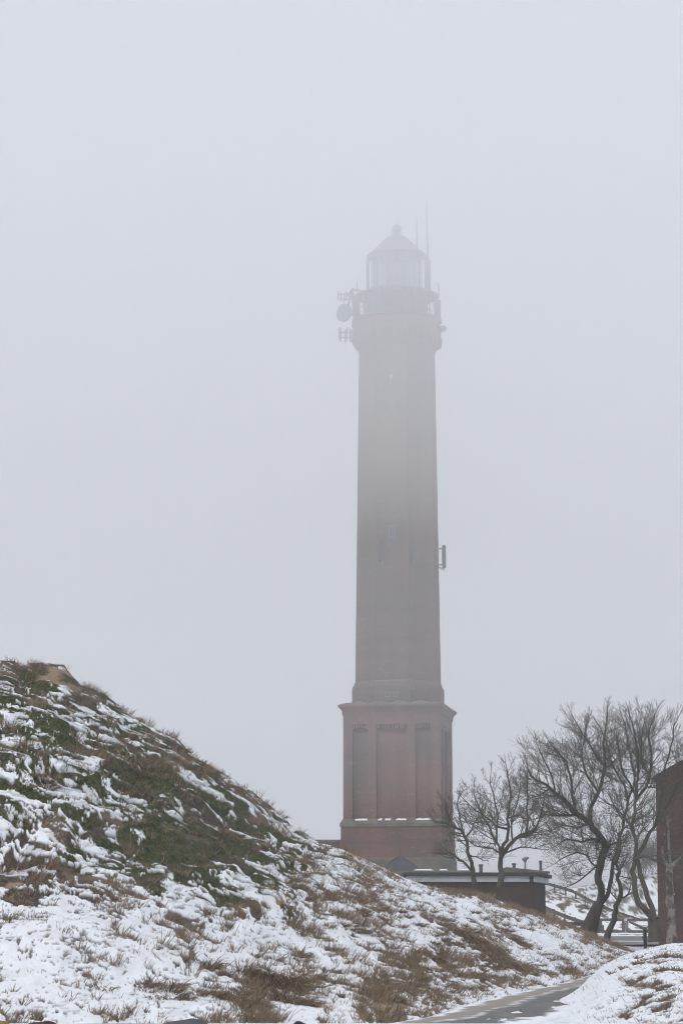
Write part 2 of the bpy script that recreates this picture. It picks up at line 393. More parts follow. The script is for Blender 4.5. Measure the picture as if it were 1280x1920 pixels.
SA = sm(blobs(PU, PV, [(720, 1893, 75, 16, 1.1), (95, 1262, 45, 18, 0.7), (140, 1290, 60, 16, 0.4), (375, 1530, 40, 26, 0.55), (450, 1600, 50, 40, 0.5), (20, 1655, 30, 18, 0.8), (520, 1690, 70, 25, 0.45)]) + 0.5 * fbm(X0 / 0.9, Zp / 0.5, 18, 4), 0.42, 0.62)
edge = sm(T, 0.0, 0.05)
clump = np.clip(fbm(X0 / 0.6, Zp / 0.30, 41, 3), -0.6, 0.8)
rel = 0.34 * fbm(X0 / 5.5, Zp / 2.2, 21, 3) * sm(T, 0.05, 0.35) * (1 - 0.75 * sm(PU, 560, 800))
rel = rel + HL * np.where(T > 0.94, 0.5, 1.0) * (0.35 + 0.65 * sm(-PV, -1780, -1640)) + 0.035 * SN
rel = rel + (1 - SN) * (0.11 * clump * MO + 0.02 * FN + 0.03 * fbm(X0 / 0.22, Zp / 0.12, 43, 2) * MO)
rel = rel * (1 - 0.75 * sm(PU, 600, 720) * sm(T, 0.7, 0.95)) * edge * np.where(U > 1080, 0.5, 1)
crestfade = np.where(T > 0.9, 0.6, 1.0)
DZ = Z0 + rel * crestfade
# overhanging lips on mossy banks: push the bare patches back into the slope a little
DY = D + (1 - SN) * 0.03 * MO * edge
X0d = X0 * DY / D
dune_V = np.stack([X0d, DY, DZ], -1)
ni, nj = U.shape
idx = np.arange(ni * nj).reshape(ni, nj)
quads = np.stack([idx[:-1, :-1], idx[:-1, 1:], idx[1:, 1:], idx[1:, :-1]], -1).reshape(-1, 4)
me = mesh_np('dune', dune_V.reshape(-1, 3), quads, {'snow': SN, 'moss': MO, 'straw': STW, 'sand': SA})
tag(link('dune', me, M['dune'], None, True), kind='structure')

def dune_point(u, v):
    """point of the dune nearest to the photo position (u, v): used to seat tussocks on the slope"""
    j = int(np.argmin(np.abs(us - u)))
    k = int(np.argmin(np.abs(PV[3:433, j] - v))) + 3
    return Vector(dune_V[k, j])

# the low snow mound on the right --------------------------------------------
SIL2 = [(800, 1950), (870, 1918), (940, 1900), (1010, 1884), (1040, 1870), (1080, 1848), (1120, 1811), (1160, 1791), (1200, 1780), (1240, 1770), (1280, 1767), (1400, 1757), (1600, 1745), (1900, 1742)]
CREST2 = [(800, 37.5), (870, 40.3), (940, 44), (1010, 49), (1080, 57.5), (1160, 63), (1280, 66), (1900, 70)]
us2 = np.concatenate([np.arange(800, 1290, 1.5), np.arange(1290, 1900, 8)])
ts2 = np.concatenate([np.linspace(-0.1, 0, 4)[:-1], np.linspace(0, 1, 240), 1 + np.linspace(0, 1, 26)[1:] ** 1.4])
U2, T2 = np.meshgrid(us2, ts2)
R2 = ipl(U2, CREST2); F2 = np.minimum(31.0, R2 - 4); 
zs2 = EYE + (1730 - ipl(U2, SIL2)) / F * R2
D2 = np.where(T2 > 1, R2 + (T2 - 1) * 9, F2 + T2 * (R2 - F2))
zf = -0.10 + 0.22 * sm(U2, 1000, 1280)
tc = np.clip(T2, 0, 1)
Z2 = zf + (zs2 - zf) * (0.6 * tc + 0.4 * tc * tc * (3 - 2 * tc))
Z2 = np.where(T2 > 1, zs2 - (zs2 - ipl(D2, BASE) + 0.5) * sm(T2 - 1, -0.12, 1.0) + (zs2 - ipl(D2, BASE) + 0.5) * sm(np.zeros_like(T2), -0.12, 1.0), Z2)
Z2 = np.where(T2 < 0, zf + T2 * 4, Z2)
X2 = (U2 - 640) / F * D2
PU2, PV2 = project(X2, D2, Z2)
Zp2 = (D2 - F2) * 0.12
warp2 = 0.4 * fbm(X2 / 0.9, Zp2 / 0.3, 81, 3)
pa = X2 * math.cos(R(20)) + Zp2 * math.sin(R(20)) + 0.4 * warp2; qa = -X2 * math.sin(R(20)) + Zp2 * math.cos(R(20)) + 0.12 * warp2
A = fbm(pa / 0.9, qa / 0.16, 51, 5, 0.55); A_s = fbm(pa / 0.3, qa / 0.07, 52, 4, 0.6)
bias2 = 0.62 + blobs(PU2, PV2, [(1245, 1850, 55, 35, -0.42), (1265, 1800, 40, 28, -0.30), (1190, 1795, 30, 10, -0.20), (1190, 1900, 60, 22, -0.40), (1250, 1885, 50, 25, -0.35), (1200, 1840, 35, 14, -0.25), (1040, 1880, 70, 30, 0.15), (1100, 1820, 40, 30, 0.35)])
SN2 = sm(bias2 + 0.75 * A + 0.35 * A_s, -0.02, 0.12) * (1 - 0.8 * sm(fbm(X2 / 0.16, Zp2 / 0.03, 207, 3) + 0.5 * A, 0.42, 0.62) * (0.15 + 0.85 * sm(-bias2, -0.66, -0.45)))
rel2 = 0.07 * fbm(X2 / 1.4, D2 / 3.0, 61, 4) + 0.035 * A + 0.02 * SN2 + 0.012 * fbm(X2 / 0.16, D2 / 0.5, 62, 3)
rel2 *= np.where(T2 > 0.85, 0.7, 1.0)
mound_V = np.stack([X2, D2, Z2 + rel2], -1)
ni, nj = U2.shape
idx = np.arange(ni * nj).reshape(ni, nj)
quads = np.stack([idx[:-1, :-1], idx[:-1, 1:], idx[1:, 1:], idx[1:, :-1]], -1).reshape(-1, 4)
MO2 = sm(fbm(X2 / 0.6, D2 / 1.6, 66, 3), 0.2, 0.45) * 0.6
me = mesh_np('snow_mound', mound_V.reshape(-1, 3), quads, {'snow': SN2, 'moss': MO2, 'straw': sm(A_s, -0.3, 0.2), 'sand': np.zeros_like(SN2)})
tag(link('snow_mound', me, M['dune'], None, True), kind='structure')
def mound_point(u, v):
    j = int(np.argmin(np.abs(us2 - u))); k = int(np.argmin(np.abs(PV2[3:243, j] - v))) + 3
    return Vector(mound_V[k, j])

# footpath and the road beyond ------------------------------------------------
def strip(name, left, right, n, m, z, fs, material):
    left = np.array(left, float); right = np.array(right, float)
    s = np.linspace(0, 1, n); tl = np.linspace(0, 1, len(left))
    L = np.stack([np.interp(s, tl, left[:, k]) for k in (0, 1)], -1); Rg = np.stack([np.interp(s, tl, right[:, k]) for k in (0, 1)], -1)
    w = np.linspace(0, 1, m)[None, :, None]
    XY = L[:, None] * (1 - w) + Rg[:, None] * w
    X, Y = XY[..., 0], XY[..., 1]
    W = np.broadcast_to(w[..., 0], X.shape)
    sand, snow = fs(X, Y, W)
    Z = ipl(Y, BASE) + z + 0.006 * fbm(X * 2, Y * 2, 5, 3) - 0.05 * sm(np.abs(W - 0.5), 0.47, 0.5)
    idx = np.arange(n * m).reshape(n, m)
    quads = np.stack([idx[:-1, :-1], idx[:-1, 1:], idx[1:, 1:], idx[1:, :-1]], -1).reshape(-1, 4)
    me = mesh_np(name, np.stack([X, Y, Z], -1).reshape(-1, 3), quads, {'sand': sand, 'snow': snow})
    return tag(link(name, me, material, None, True), kind='structure')
def path_cover(X, Y, W):
    n = fbm(X * 1.6, Y * 0.5, 91, 4)
    e = W + 0.10 * n
    sand = np.clip(sm(-e, -0.34, -0.18) + 0.7 * np.exp(-((e - 0.30) / 0.045) ** 2) + 0.25 * sm(n, 0.1, 0.5), 0, 1)
    n2 = fbm(X * 4, Y * 1.3, 92, 4)
    snow = np.clip(sm(-(e + 0.06 * n2), -0.10, -0.03) + 0.75 * np.exp(-((e - 0.34 + 0.03 * n2) / 0.03) ** 2) * sm(n2, -0.3, 0.3) + sm(e + 0.1 * n2, 0.80, 0.86), 0, 1)
    return sand, snow
strip('path', [(-6, 22), (-2.6, 30), (-0.3, 36), (0.45, 39.6), (1.50, 43.4), (2.30, 48.5), (3.60, 55.7), (6.4, 70), (9.6, 88), (14, 112), (16, 128), (17, 140)],
      [(-4.2, 21), (-0.7, 29), (1.5, 35.4), (2.6, 39.2), (3.7, 43.5), (4.7, 48.3), (6.1, 56.5), (8.5, 70.3), (11.5, 87), (16, 111), (18, 127.5), (19, 140)], 300, 40, 0.03, path_cover, M['asphalt'])
def road_cover(X, Y, W):
    n = fbm(X * 0.5, Y * 1.0, 93, 4); e = W + 0.06 * n
    return 0.15 + 0 * X, np.clip(0.8 * np.exp(-((e - 0.30) / 0.05) ** 2) + 0.5 * np.exp(-((e - 0.12) / 0.05) ** 2) * sm(n, -0.2, 0.2), 0, 1)
strip('road', [(-20, 131), (5, 132), (45, 134), (80, 138)], [(-20, 158), (5, 158), (45, 160), (80, 164)], 260, 50, 0.12, road_cover, M['asphalt'])

# ------------------------------------------------------------------ grass
class Blades:
    def __init__(s): s.b = []; s.d = []; s.L = []; s.w = []; s.dr = []; s.t = []
    def tuft(s, p, n, length, spread, droop, lean=(0, 0, 0), rad=0.08, tint=0.5, width=0.006, flat=1.0):
        a = RNG.uniform(0, 2 * math.pi, n); r = rad * np.sqrt(RNG.uniform(0, 1, n)); k = spread * np.sqrt(RNG.uniform(0, 1, n))
        base = np.stack([p[0] + r * np.cos(a), p[1] + r * np.sin(a) * flat, np.full(n, p[2] - 0.03)], -1)
        a2 = a + RNG.normal(0, 0.5, n)
        d = np.stack([k * np.cos(a2) + lean[0], k * np.sin(a2) + lean[1], np.ones(n) + lean[2]], -1)
        d /= np.linalg.norm(d, axis=1)[:, None]
        s.b.append(base); s.d.append(d); s.L.append(length * RNG.uniform(0.55, 1.15, n)); s.w.append(np.full(n, width) * RNG.uniform(0.7, 1.3, n))
        s.dr.append(droop * RNG.uniform(0.5, 1.3, n)); s.t.append(np.clip(tint + RNG.normal(0, 0.27, n), 0, 1))
    def mesh(s, name, org=(0, 0, 0)):
        b = np.concatenate(s.b) - np.array(org); d = np.concatenate(s.d); L = np.concatenate(s.L)[:, None]; w = np.concatenate(s.w)[:, None]; dr = np.concatenate(s.dr)[:, None]; t = np.concatenate(s.t)
        n = len(b)
        ang = RNG.uniform(0, math.pi, n); h = np.stack([np.cos(ang), np.sin(ang), np.zeros(n)], -1)
        side = np.cross(d, h); side /= np.maximum(np.linalg.norm(side, axis=1)[:, None], 1e-5)
        side = side * 0.5 + np.stack([np.ones(n), np.zeros(n), np.zeros(n)], -1) * 0.5 * np.sign(RNG.uniform(-1, 1, n))[:, None]
        lv = []
        for q, ww in ((0, 1.0), (0.4, 0.85), (0.75, 0.5), (1.0, 0.12)):
            c = b + d * L * q + np.array([0, 0, -1.0]) * dr * L * q * q
            lv += [c - side * w * ww, c + side * w * ww]
        V = np.stack(lv, 1).reshape(-1, 3)
        o = (np.arange(n) * 8)[:, None]
        Fc = np.concatenate([o + np.array([[2 * k, 2 * k + 1, 2 * k + 3, 2 * k + 2]]) for k in range(3)])
        return mesh_np(name, V, Fc, {'tint': np.repeat(t, 8)})

gr = Blades()
# small grass: density follows the bare ground, plus a sparse sprinkling through the snow
rows = slice(4, 446)
den = (1 - SN) * (0.35 + 0.65 * STW) * (1 - 0.75 * MO) * (1 - 0.9 * SA) * (0.12 + 0.88 * np.maximum(sm(PU, 420, 640), sm(PV, 1640, 1720)))
den = den + 0.009 + 0.05 * blobs(PU, PV, [(280, 1790, 120, 70, 1), (560, 1720, 120, 40, 1), (620, 1830, 110, 60, 0.8), (700, 1690, 90, 60, 1.0)]) + 0.5 * ridge * (1 - 0.5 * SN) + 0.25 * blobs(PU, PV, [(120, 1430, 120, 25, 1), (330, 1450, 110, 60, 0.8), (600, 1650, 70, 50, 1)])
den = den + 0.9 * (1 - 0.8 * sm(PU, 560, 660)) * sm(T, 0.965, 0.99) * (1 - sm(T, 1.0, 1.1)) * sm(fbm(X0 / 0.7, X0 * 0 + 3.3, 88, 3), 0.05, 0.5)
den = den * (1 - 0.6 * sm(PU, 660, 760) * (1 - ridge))
den = den * (1 - 0.8 * np.clip(blobs(PU, PV, [(120, 1800, 260, 110, 1)]), 0, 1))
den = np.where((T < 0.02) | (T > 1.12) | (PU < -60), 0, den)
cell = den.ravel(); NT = 6200
pick = RNG.choice(cell.size, NT, p=cell / cell.sum())
Vf = dune_V.reshape(-1, 3); uf = PU.ravel(); vf = PV.ravel(); snf = SN.ravel(); tf = T.ravel()
sizen = fbm(Vf[:, 0] / 1.5, Vf[:, 1] / 3, 77, 3)
for i in pick:
    p = Vf[i]; big = float(np.clip(0.5 + 1.2 * sizen[i], 0.1, 1.2)); f = random.random() ** 2
    crest = tf[i] > 0.95
    n = int(8 + 24 * f * big + (8 if not crest else 0)); L = 0.16 + 0.22 * f * big + (0.10 if crest and random.random() < 0.12 else 0.0) + (0 if crest else 0.16 * random.random() ** 3)
    if snf[i] > 0.5: n = random.randint(4, 9); L *= random.uniform(0.5, 1.0)
    gr.tuft(p, n, L, 0.55, 0.35, (0.15 + 0.1 * random.random(), -0.10, 0), 0.05 + 0.12 * f * big, 0.35 + 0.45 * random.random(), 0.0055)
# medium tussocks that run together along the lower slope
for (cu, cv, ru, rv, k) in [(770, 1725, 60, 30, 16), (850, 1770, 40, 30, 10), (800, 1845, 90, 26, 22), (940, 1815, 70, 22, 14), (720, 1850, 60, 22, 10), (690, 1710, 30, 35, 12), (590, 1770, 90, 30, 10), (620, 1740, 60, 20, 8), (1010, 1790, 40, 20, 5),
                            (380, 1870, 80, 18, 12), (600, 1830, 50, 25, 8), (230, 1390, 60, 20, 8), (260, 1460, 80, 25, 10), (430, 1560, 80, 50, 12), (90, 1475, 40, 14, 6), (60, 1620, 70, 22, 8), (550, 1640, 50, 20, 8), (300, 1850, 60, 12, 8), (960, 1740, 90, 14, 10), (860, 1680, 40, 8, 8)]:
    for _ in range(k):
        p = dune_point(random.gauss(cu, ru * 0.6), random.gauss(cv, rv * 0.6))
        gr.tuft(p, random.randint(60, 130), random.uniform(0.25, 0.42), 0.8, 0.75, (0.35, -0.35, 0), random.uniform(0.10, 0.22), random.uniform(0.25, 0.6), 0.007)
tag(link('dune_grass', gr.mesh('dune_grass'), M['grass']), 'short dry brown grass scattered over the snowy dune slope', 'grass', kind='stuff')

gm = Blades()
cell = ((1 - SN2) * 0.9 + 0.012) * (T2 > 0.02) * (T2 < 1.05) * (PU2 < 1330)
cell = cell + 0.5 * sm(T2, 0.97, 1.0) * (T2 < 1.05) * sm(PU2, 1195, 1215) * (PU2 < 1330)
cell = cell.ravel(); pick = RNG.choice(cell.size, 1500, p=cell / cell.sum()); Vm = mound_V.reshape(-1, 3); sm2 = SN2.ravel()
for i in pick:
    f = random.random() ** 2
    gm.tuft(Vm[i], int(6 + 16 * f) if sm2[i] < 0.6 else 4, 0.09 + 0.12 * f, 0.8, 0.35, (-0.15, -0.1, 0), 0.04 + 0.06 * f, 0.3 + 0.35 * random.random(), 0.0035)
tag(link('mound_grass', gm.mesh('mound_grass'), M['grass']), 'short brown grass poking through snow on the low mound', 'grass', kind='stuff')

def tussock(u, v, label, n, length, rad, tint, droop=0.9, lean=(0.45, -0.5, 0), on='dune', k=6, sx=1.0):
    p = dune_point(u, v) if on == 'dune' else mound_point(u, v)
    b = Blades()
    for _ in range(k):
        q = (p.x + random.gauss(0, rad * sx), p.y + random.gauss(0, rad * 0.8), 0)
        uu = 640 + F * q[0] / q[1]
        if on == 'dune':
            j = int(np.clip(np.searchsorted(us, uu), 0, len(us) - 1)); kk = int(np.argmin(np.abs(dune_V[:, j, 1] - q[1]))); z = dune_V[kk, j, 2]
        else:
            j = int(np.clip(np.searchsorted(us2, uu), 0, len(us2) - 1)); kk = int(np.argmin(np.abs(mound_V[:, j, 1] - q[1]))); z = mound_V[kk, j, 2]
        b.tuft((q[0], q[1], z), n // k, length, 0.9, droop, lean, rad * 0.6, tint + 0.12, 0.0085)
    o = link('grass_tussock', b.mesh('grass_tussock', p), M['grass']); o.location = p
    return tag(o, label, 'grass tussock', 'brown grass tussocks')
tussock(500, 1838, 'wide dark brown tussock at the dune foot, largest near the lower edge of the slope', 2600, 0.55, 0.30, 0.18, 0.8, k=14)
tussock(462, 1890, 'pale straw tussock in front of the wide dark tussock at the dune foot', 1100, 0.42, 0.18, 0.55, 0.7, (0.1, -0.3, 0), k=7)
tussock(545, 1880, 'straw tussock with hanging blades right of the wide dark tussock', 900, 0.42, 0.16, 0.42, 0.9, k=6)
tussock(885, 1770, 'big drooping brown tussock halfway up the slope left of the path', 2600, 0.60, 0.34, 0.32, 1.0, k=14)
tussock(925, 1800, 'drooping brown tussock hanging below the big one beside the path', 1500, 0.60, 0.26, 0.34, 1.1, k=8)
tussock(975, 1775, 'brown tussock nearest the bend where the path disappears', 900, 0.45, 0.24, 0.30, 1.0, k=7)
tussock(805, 1800, 'ragged brown tussock at left of the big drooping tussock', 1200, 0.45, 0.26, 0.30, 0.9, k=8)
tussock(1190, 1814, 'low bristly tussock on the crest side of the right snow mound', 420, 0.20, 0.13, 0.38, 0.4, (-0.2, -0.1, 0), 'mound', 6, 1.6)
tussock(1238, 1797, 'wide bristly tussock highest on the right snow mound', 520, 0.22, 0.16, 0.36, 0.4, (-0.2, -0.1, 0), 'mound', 7, 1.6)
tussock(1248, 1822, 'thick brown tussock in the middle of the right snow mound', 520, 0.24, 0.15, 0.34, 0.5, (-0.2, -0.1, 0), 'mound', 7, 1.5)

# ------------------------------------------------------------------ lighthouse
LD = 213.0
def zt(v, D=213.0): return P(640, v, D).z
lc = P(747.5, 1600, LD)
ZG = float(land(lc.x, lc.y)) - 0.15
lh = thing('lighthouse', 'tall red brick lighthouse on a square base, its top fading into fog', 'lighthouse', (lc.x, lc.y, ZG), R(-9.5))
def zl(v): return zt(v, 209.3 if v > 1325 else 213.0) - ZG
PXM = LD / F
s = 8.15 / 2
# plinth
MB().square([(s + 0.17, 0), (s + 0.17, zl(1550))]).build('plinth', M['brick_base'], lh)
MB().square([(s + 0.24, zl(1550) + .003), (s + 0.24, zl(1544)), (s + 0.02, zl(1535))]).build('plinth_ledge', M['stone'], lh)
MB().square([(s + 0.30, 0.02), (s + 0.30, zl(1612)), (s + 0.172, zl(1608))]).build('foundation_course', M['stone_green'], lh)
# base block with recessed panels
fr = [0.098, 0.258, 0.342, 0.657, 0.743, 0.902]; rc = 0.45
def plan():
    pts = []
    for k in range(4):
        c, sn_ = [(1, 0), (0, 1), (-1, 0), (0, -1)][k]
        loc = [(-s, -s)]
        for i in range(0, 6, 2):
            a = -s + fr[i] * 2 * s; b = -s + fr[i + 1] * 2 * s
            loc += [(a, -s), (a, -s + rc), (b, -s + rc), (b, -s)]
        pts += [(c * x - sn_ * y, sn_ * x + c * y) for x, y in loc]
    return pts
pl = plan(); zb0 = zl(1535) - 0.05; znt = zl(1358)
bb = MB(); bb.loft([[(x, y, zb0) for x, y in pl], [(x, y, znt) for x, y in pl]], True, False)
bb.square([(s, znt), (s, zl(1336))], True, True)
# corbel teeth hanging in the head of every panel
for k in range(4):
    c, sn_ = [(1, 0), (0, 1), (-1, 0), (0, -1)][k]
    for i in range(0, 6, 2):
        a = -s + fr[i] * 2 * s; b = -s + fr[i + 1] * 2 * s; n = round((b - a) / 0.21)
        for j in range(n):
            x0 = a + (b - a) * (j + 0.22) / n; x1 = a + (b - a) * (j + 0.78) / n
            vs = [(x, y, z) for z in (znt - 0.34, znt + 0.01) for x, y in ((x0, -s + 0.05), (x1, -s + 0.05), (x1, -s + rc + 0.03), (x0, -s + rc + 0.03))]
            vs = [(c * x - sn_ * y, sn_ * x + c * y, z) for x, y, z in vs]
            bb.add(vs, [(0, 3, 2, 1), (4, 5, 6, 7), (0, 1, 5, 4), (1, 2, 6, 5), (2, 3, 7, 6), (3, 0, 4, 7)])
bb.build('base_block', M['brick_base'], lh)
co_ = MB()
zc0 = zl(1336)
co_.square([(s + 0.05, zc0 + 0.002), (s + 0.12, zc0 + 0.18), (s + 0.22, zc0 + 0.32), (s + 0.38, zc0 + 0.48), (s + 0.38, zc0 + 0.64), (s - 0.2, zc0 + 0.86)])
for k in range(4):
    c, sn_ = [(1, 0), (0, 1), (-1, 0), (0, -1)][k]
    n = 27
    for j in range(n):
        x0 = -s + 2 * s * (j + 0.2) / n; x1 = -s + 2 * s * (j + 0.8) / n
        vs = [(x, y, z) for z in (zc0 - 0.22, zc0 + 0.15) for x, y in ((x0, -s - 0.10), (x1, -s - 0.10), (x1, -s + 0.06), (x0, -s + 0.06))]
        vs = [(c * x - sn_ * y, sn_ * x + c * y, z) for x, y, z in vs]
        co_.add(vs, [(0, 3, 2, 1), (4, 5, 6, 7), (0, 1, 5, 4), (1, 2, 6, 5), (2, 3, 7, 6), (3, 0, 4, 7)])
co_.build('cornice', M['brick_base'], lh)
OC = R(22.5)
ztop0 = zc0 + 0.80
drum = MB().ngon(8, [(4.04, ztop0), (4.04, zl(1293)), (3.80, zl(1285))], OC).build('drum', M['brick_shaft'], lh)
MB().ngon(8, [(3.86, zl(1287)), (3.86, zl(1284)), (3.74, zl(1281))], OC).build('string_course', M['stone'], lh)
shp = [(3.755 + (3.39 - 3.755) * k / 12, zl(1284) + (zl(652) - zl(1284)) * k / 12) for k in range(13)]
MB().ngon(8, shp, OC).build('shaft', M['brick_shaft'], lh)
# corbelled gallery
MB().ngon(8, [(3.36, zl(668)), (3.42, zl(658)), (3.78, zl(648)), (3.95, zl(638)), (3.95, zl(620)), (4.05, zl(617)), (4.05, zl(612)), (3.85, zl(606))], OC).build('gallery_corbel', M['brick_shaft'], lh)
gd = MB()
for k in range(8):
    for j in range(5):
        a0 = OC + 2 * math.pi * k / 8; a1 = a0 + 2 * math.pi / 8; t_ = (j + 0.5) / 5
        x = 3.88 * ((1 - t_) * math.cos(a0) + t_ * math.cos(a1)); y = 3.88 * ((1 - t_) * math.sin(a0) + t_ * math.sin(a1))
        gd.tube([(x, y, zl(650)), (x * 1.035, y * 1.035, zl(634))], 0.14, 5)
gd.build('corbel_teeth', M['brick_shaft'], lh)
MB().ngon(24, [(3.9, zl(606)), (3.95, zl(604)), (3.9, zl(602))]).build('gallery_deck', M['iron'], lh)
MB().ngon(24, [(2.72, zl(603)), (2.70, zl(549))]).build('watch_room', M['iron'], lh)
MB().ngon(24, [(3.60, zl(558)), (3.66, zl(556)), (2.75, zl(548)), (2.5, zl(547))]).build('upper_deck', M['iron'], lh)
rl = MB(); zr0, zr1 = zl(604), zl(556)
for k in range(24):
    a0 = 2 * math.pi * k / 24; a1 = 2 * math.pi * (k + 1) / 24; r = 3.58
    p0 = lambda z: (r * math.cos(a0), r * math.sin(a0), z); p1 = lambda z: (r * math.cos(a1), r * math.sin(a1), z)
    rl.tube([p0(zr0), p0(zr1)], 0.05, 4)
    nb = 4
    for j in range(nb):
        za = zr0 + (zr1 - zr0) * j / nb; zb_ = zr0 + (zr1 - zr0) * (j + 1) / nb
        rl.tube([p0(za) if j % 2 else p1(za), p1(zb_) if j % 2 else p0(zb_)], 0.022, 3)
        rl.tube([p0(zb_), p1(zb_)], 0.02, 3)
rl.build('gallery_railing', M['iron'], lh)
# lantern: glazed drum, cage of bars and rings, dome
MB().ngon(24, [(2.0, zl(548)), (2.0, zl(480))]).build('lantern_core', M['lantern_glass'], lh)
MB().ngon(16, [(0.5, zl(548)), (0.85, zl(532)), (0.95, zl(515)), (0.8, zl(498)), (0.4, zl(486))]).build('lens', M['steel'], lh, True)
cg = MB()
for k in range(20):
    a = 2 * math.pi * (k + 0.3) / 20
    cg.tube([(2.62 * math.cos(a), 2.62 * math.sin(a), zl(549)), (2.62 * math.cos(a), 2.62 * math.sin(a), zl(481))], 0.04, 4)
    cg.tube([(2.06 * math.cos(a), 2.06 * math.sin(a), zl(549)), (2.06 * math.cos(a), 2.06 * math.sin(a), zl(479))], 0.035, 4)
for v in (536, 520, 504, 490):
    for rr in (2.62, 2.06):
        ring = [(rr * math.cos(2 * math.pi * k / 24), rr * math.sin(2 * math.pi * k / 24), zl(v)) for k in range(25)]
        cg.tube(ring, 0.022, 3)
cg.build('lantern_cage', M['iron'], lh)
MB().ngon(24, [(2.62, zl(482)), (2.62, zl(480)), (2.14, zl(473)), (1.9, zl(467)), (1.55, zl(460)), (1.0, zl(448)), (0.55, zl(442.5)), (0.34, zl(440)), (0.30, zl(436))]).build('dome', M['copper'], lh, False)
zb_ = zl(430)
MB().ngon(16, [(0.42 * math.cos(R(a)) + 0.001, zb_ + 0.42 * math.sin(R(a))) for a in range(-80, 81, 16)]).build('ball_finial', M['copper'], lh, True)
MB().tube([(0, 0, zb_ + 0.38), (0, 0, zl(396))], [0.05, 0.02], 5).build('lightning_rod', M['iron'], lh)
cr, sr = math.cos(R(9.5)), math.sin(R(9.5))
def lp(u, v, dy=0.0):
    """local lighthouse point for a photo column u and row v, dy metres behind the axis plane"""
    q = P(u, v, LD + dy); dx = q.x - lc.x; dyy = q.y - lc.y
    return Vector((dx * cr - dyy * sr, dx * sr + dyy * cr, q.z - ZG))
def wh(pts, rad, name='whip_antenna', m_='iron'):
    return MB().tube(pts, rad, 6).build(name, M[m_], lh)
wh([lp(802.5, 552, 1), lp(801.5, 480, 1), lp(799.5, 376, 1)], [0.16, 0.10, 0.05], 'antenna_mast')
wh([lp(803, 552, 1), lp(803, 488, 1)], 0.22, 'antenna_mast')
wh([lp(781, 468, 0.5), lp(780.5, 425, 0.5), lp(781.5, 402, 0.5)], [0.07, 0.06, 0.02])
wh([lp(822, 558), lp(822, 535), lp(818, 532)], 0.05)
# dish and arrays on the left of the gallery
def disc(c, axis_, r, th, name, m_):
    a = axis_.normalized(); up = Vector((0, 0, 1)); b1 = a.cross(up).normalized(); b2 = a.cross(b1)
    rings = []
    for rr, t_ in ((r * 0.35, -th * 1.1), (r * 0.8, -th * 0.75), (r, -th * 0.3), (r, th * 0.5), (r * 0.93, th * 0.62), (r * 0.4, th * 0.78)):
        rings.append([c + a * t_ - (b1 * math.cos(2 * math.pi * k / 20) + b2 * math.sin(2 * math.pi * k / 20)) * rr for k in range(20)])
    mb = MB(); mb.loft(rings); return mb.build(name, M[m_], lh, False)
disc(lp(645.5, 587, -1.0), Vector((-0.55, -0.8, 0.05)), 0.78, 0.42, 'dish_antenna', 'steel')
wh([lp(650, 590, -0.7), lp(672, 590, -0.3)], 0.12, 'dish_arm')
wh([lp(652, 575, -0.7), lp(660, 545, -0.3), lp(664, 606, -0.3)], 0.11, 'equipment_mast')
wh([lp(668, 556, -0.2), lp(668, 606, -0.2)], 0.30, 'equipment_mast')
for (v0, v1, cols) in ((546, 566, (634, 639, 645, 649, 655)), (614, 641, (636, 639, 647, 650, 656, 659))):
    a = MB()
    for i, u in enumerate(cols):
        dv = (i % 3) * 2
        a.tube([lp(u, v0 + dv, -0.5 + 0.15 * i), lp(u, v1 + dv - 2, -0.5 + 0.15 * i)], 0.055, 4)
    vm = (v0 + v1) / 2
    a.tube([lp(634, vm - 4, -0.4), lp(672, vm - 4, 0.1)], 0.05, 4); a.tube([lp(637, vm + 5, -0.4), lp(668, vm + 5, 0.1)], 0.05, 4)
    a.build('dipole_array', M['iron'], lh)
wh([lp(650, 556, -0.4), lp(660, 542, -0.2), lp(687, 548, 0)], [0.05, 0.12, 0.05], 'array_bracket')
wh([lp(669, 556, -0.2), lp(669.5, 524, -0.2)], [0.05, 0.03])
MB().loft([[lp(816, v, -1.0), lp(826, v, -1.0), lp(826, v, 1.2), lp(816, v, 1.2)] for v in (604, 562)]).build('equipment_cabinet', M['iron'], lh)
wh([lp(828, 612, -0.3), lp(833, 620, -0.3)], [0.25, 0.28], 'lamp_housing')
# sector antennas half-way up
def rad_at(v): return 3.755 + (3.39 - 3.755) * (1284 - v) / (1284 - 652)
for (u, ang, off) in ((830, -6, 0.42), (767, -72, 0.35), (701, -112, 0.35)):
    r_ = rad_at(1045) * (0.98 if ang == -6 else 0.985) + off
    a = R(ang + 9.5); cx, cy = r_ * math.cos(a), r_ * math.sin(a)
    pn = MB(); pn.ngon(8, [(0.15, zl(1066)), (0.175, zl(1064)), (0.175, zl(1027)), (0.15, zl(1024))], 0.2, (cx, cy)); o = pn.build('sector_antenna', M['dark_plastic'], lh)
    for v in (1030, 1060):
        bk = MB(); bk.tube([(cx * 0.99, cy * 0.99, zl(v)), ((r_ - off - 0.35) * math.cos(a), (r_ - off - 0.35) * math.sin(a), zl(v))], 0.05, 4); bk.build('bracket', M['steel'], o)
    bk = MB(); bk.tube([(cx, cy, zl(1066)), (cx * 1.0, cy * 1.0, zl(1070)), ((r_ - off - 0.2) * math.cos(a), (r_ - off - 0.2) * math.sin(a), zl(1062))], 0.05, 4)
    bk.build('cable', M['steel'], o)
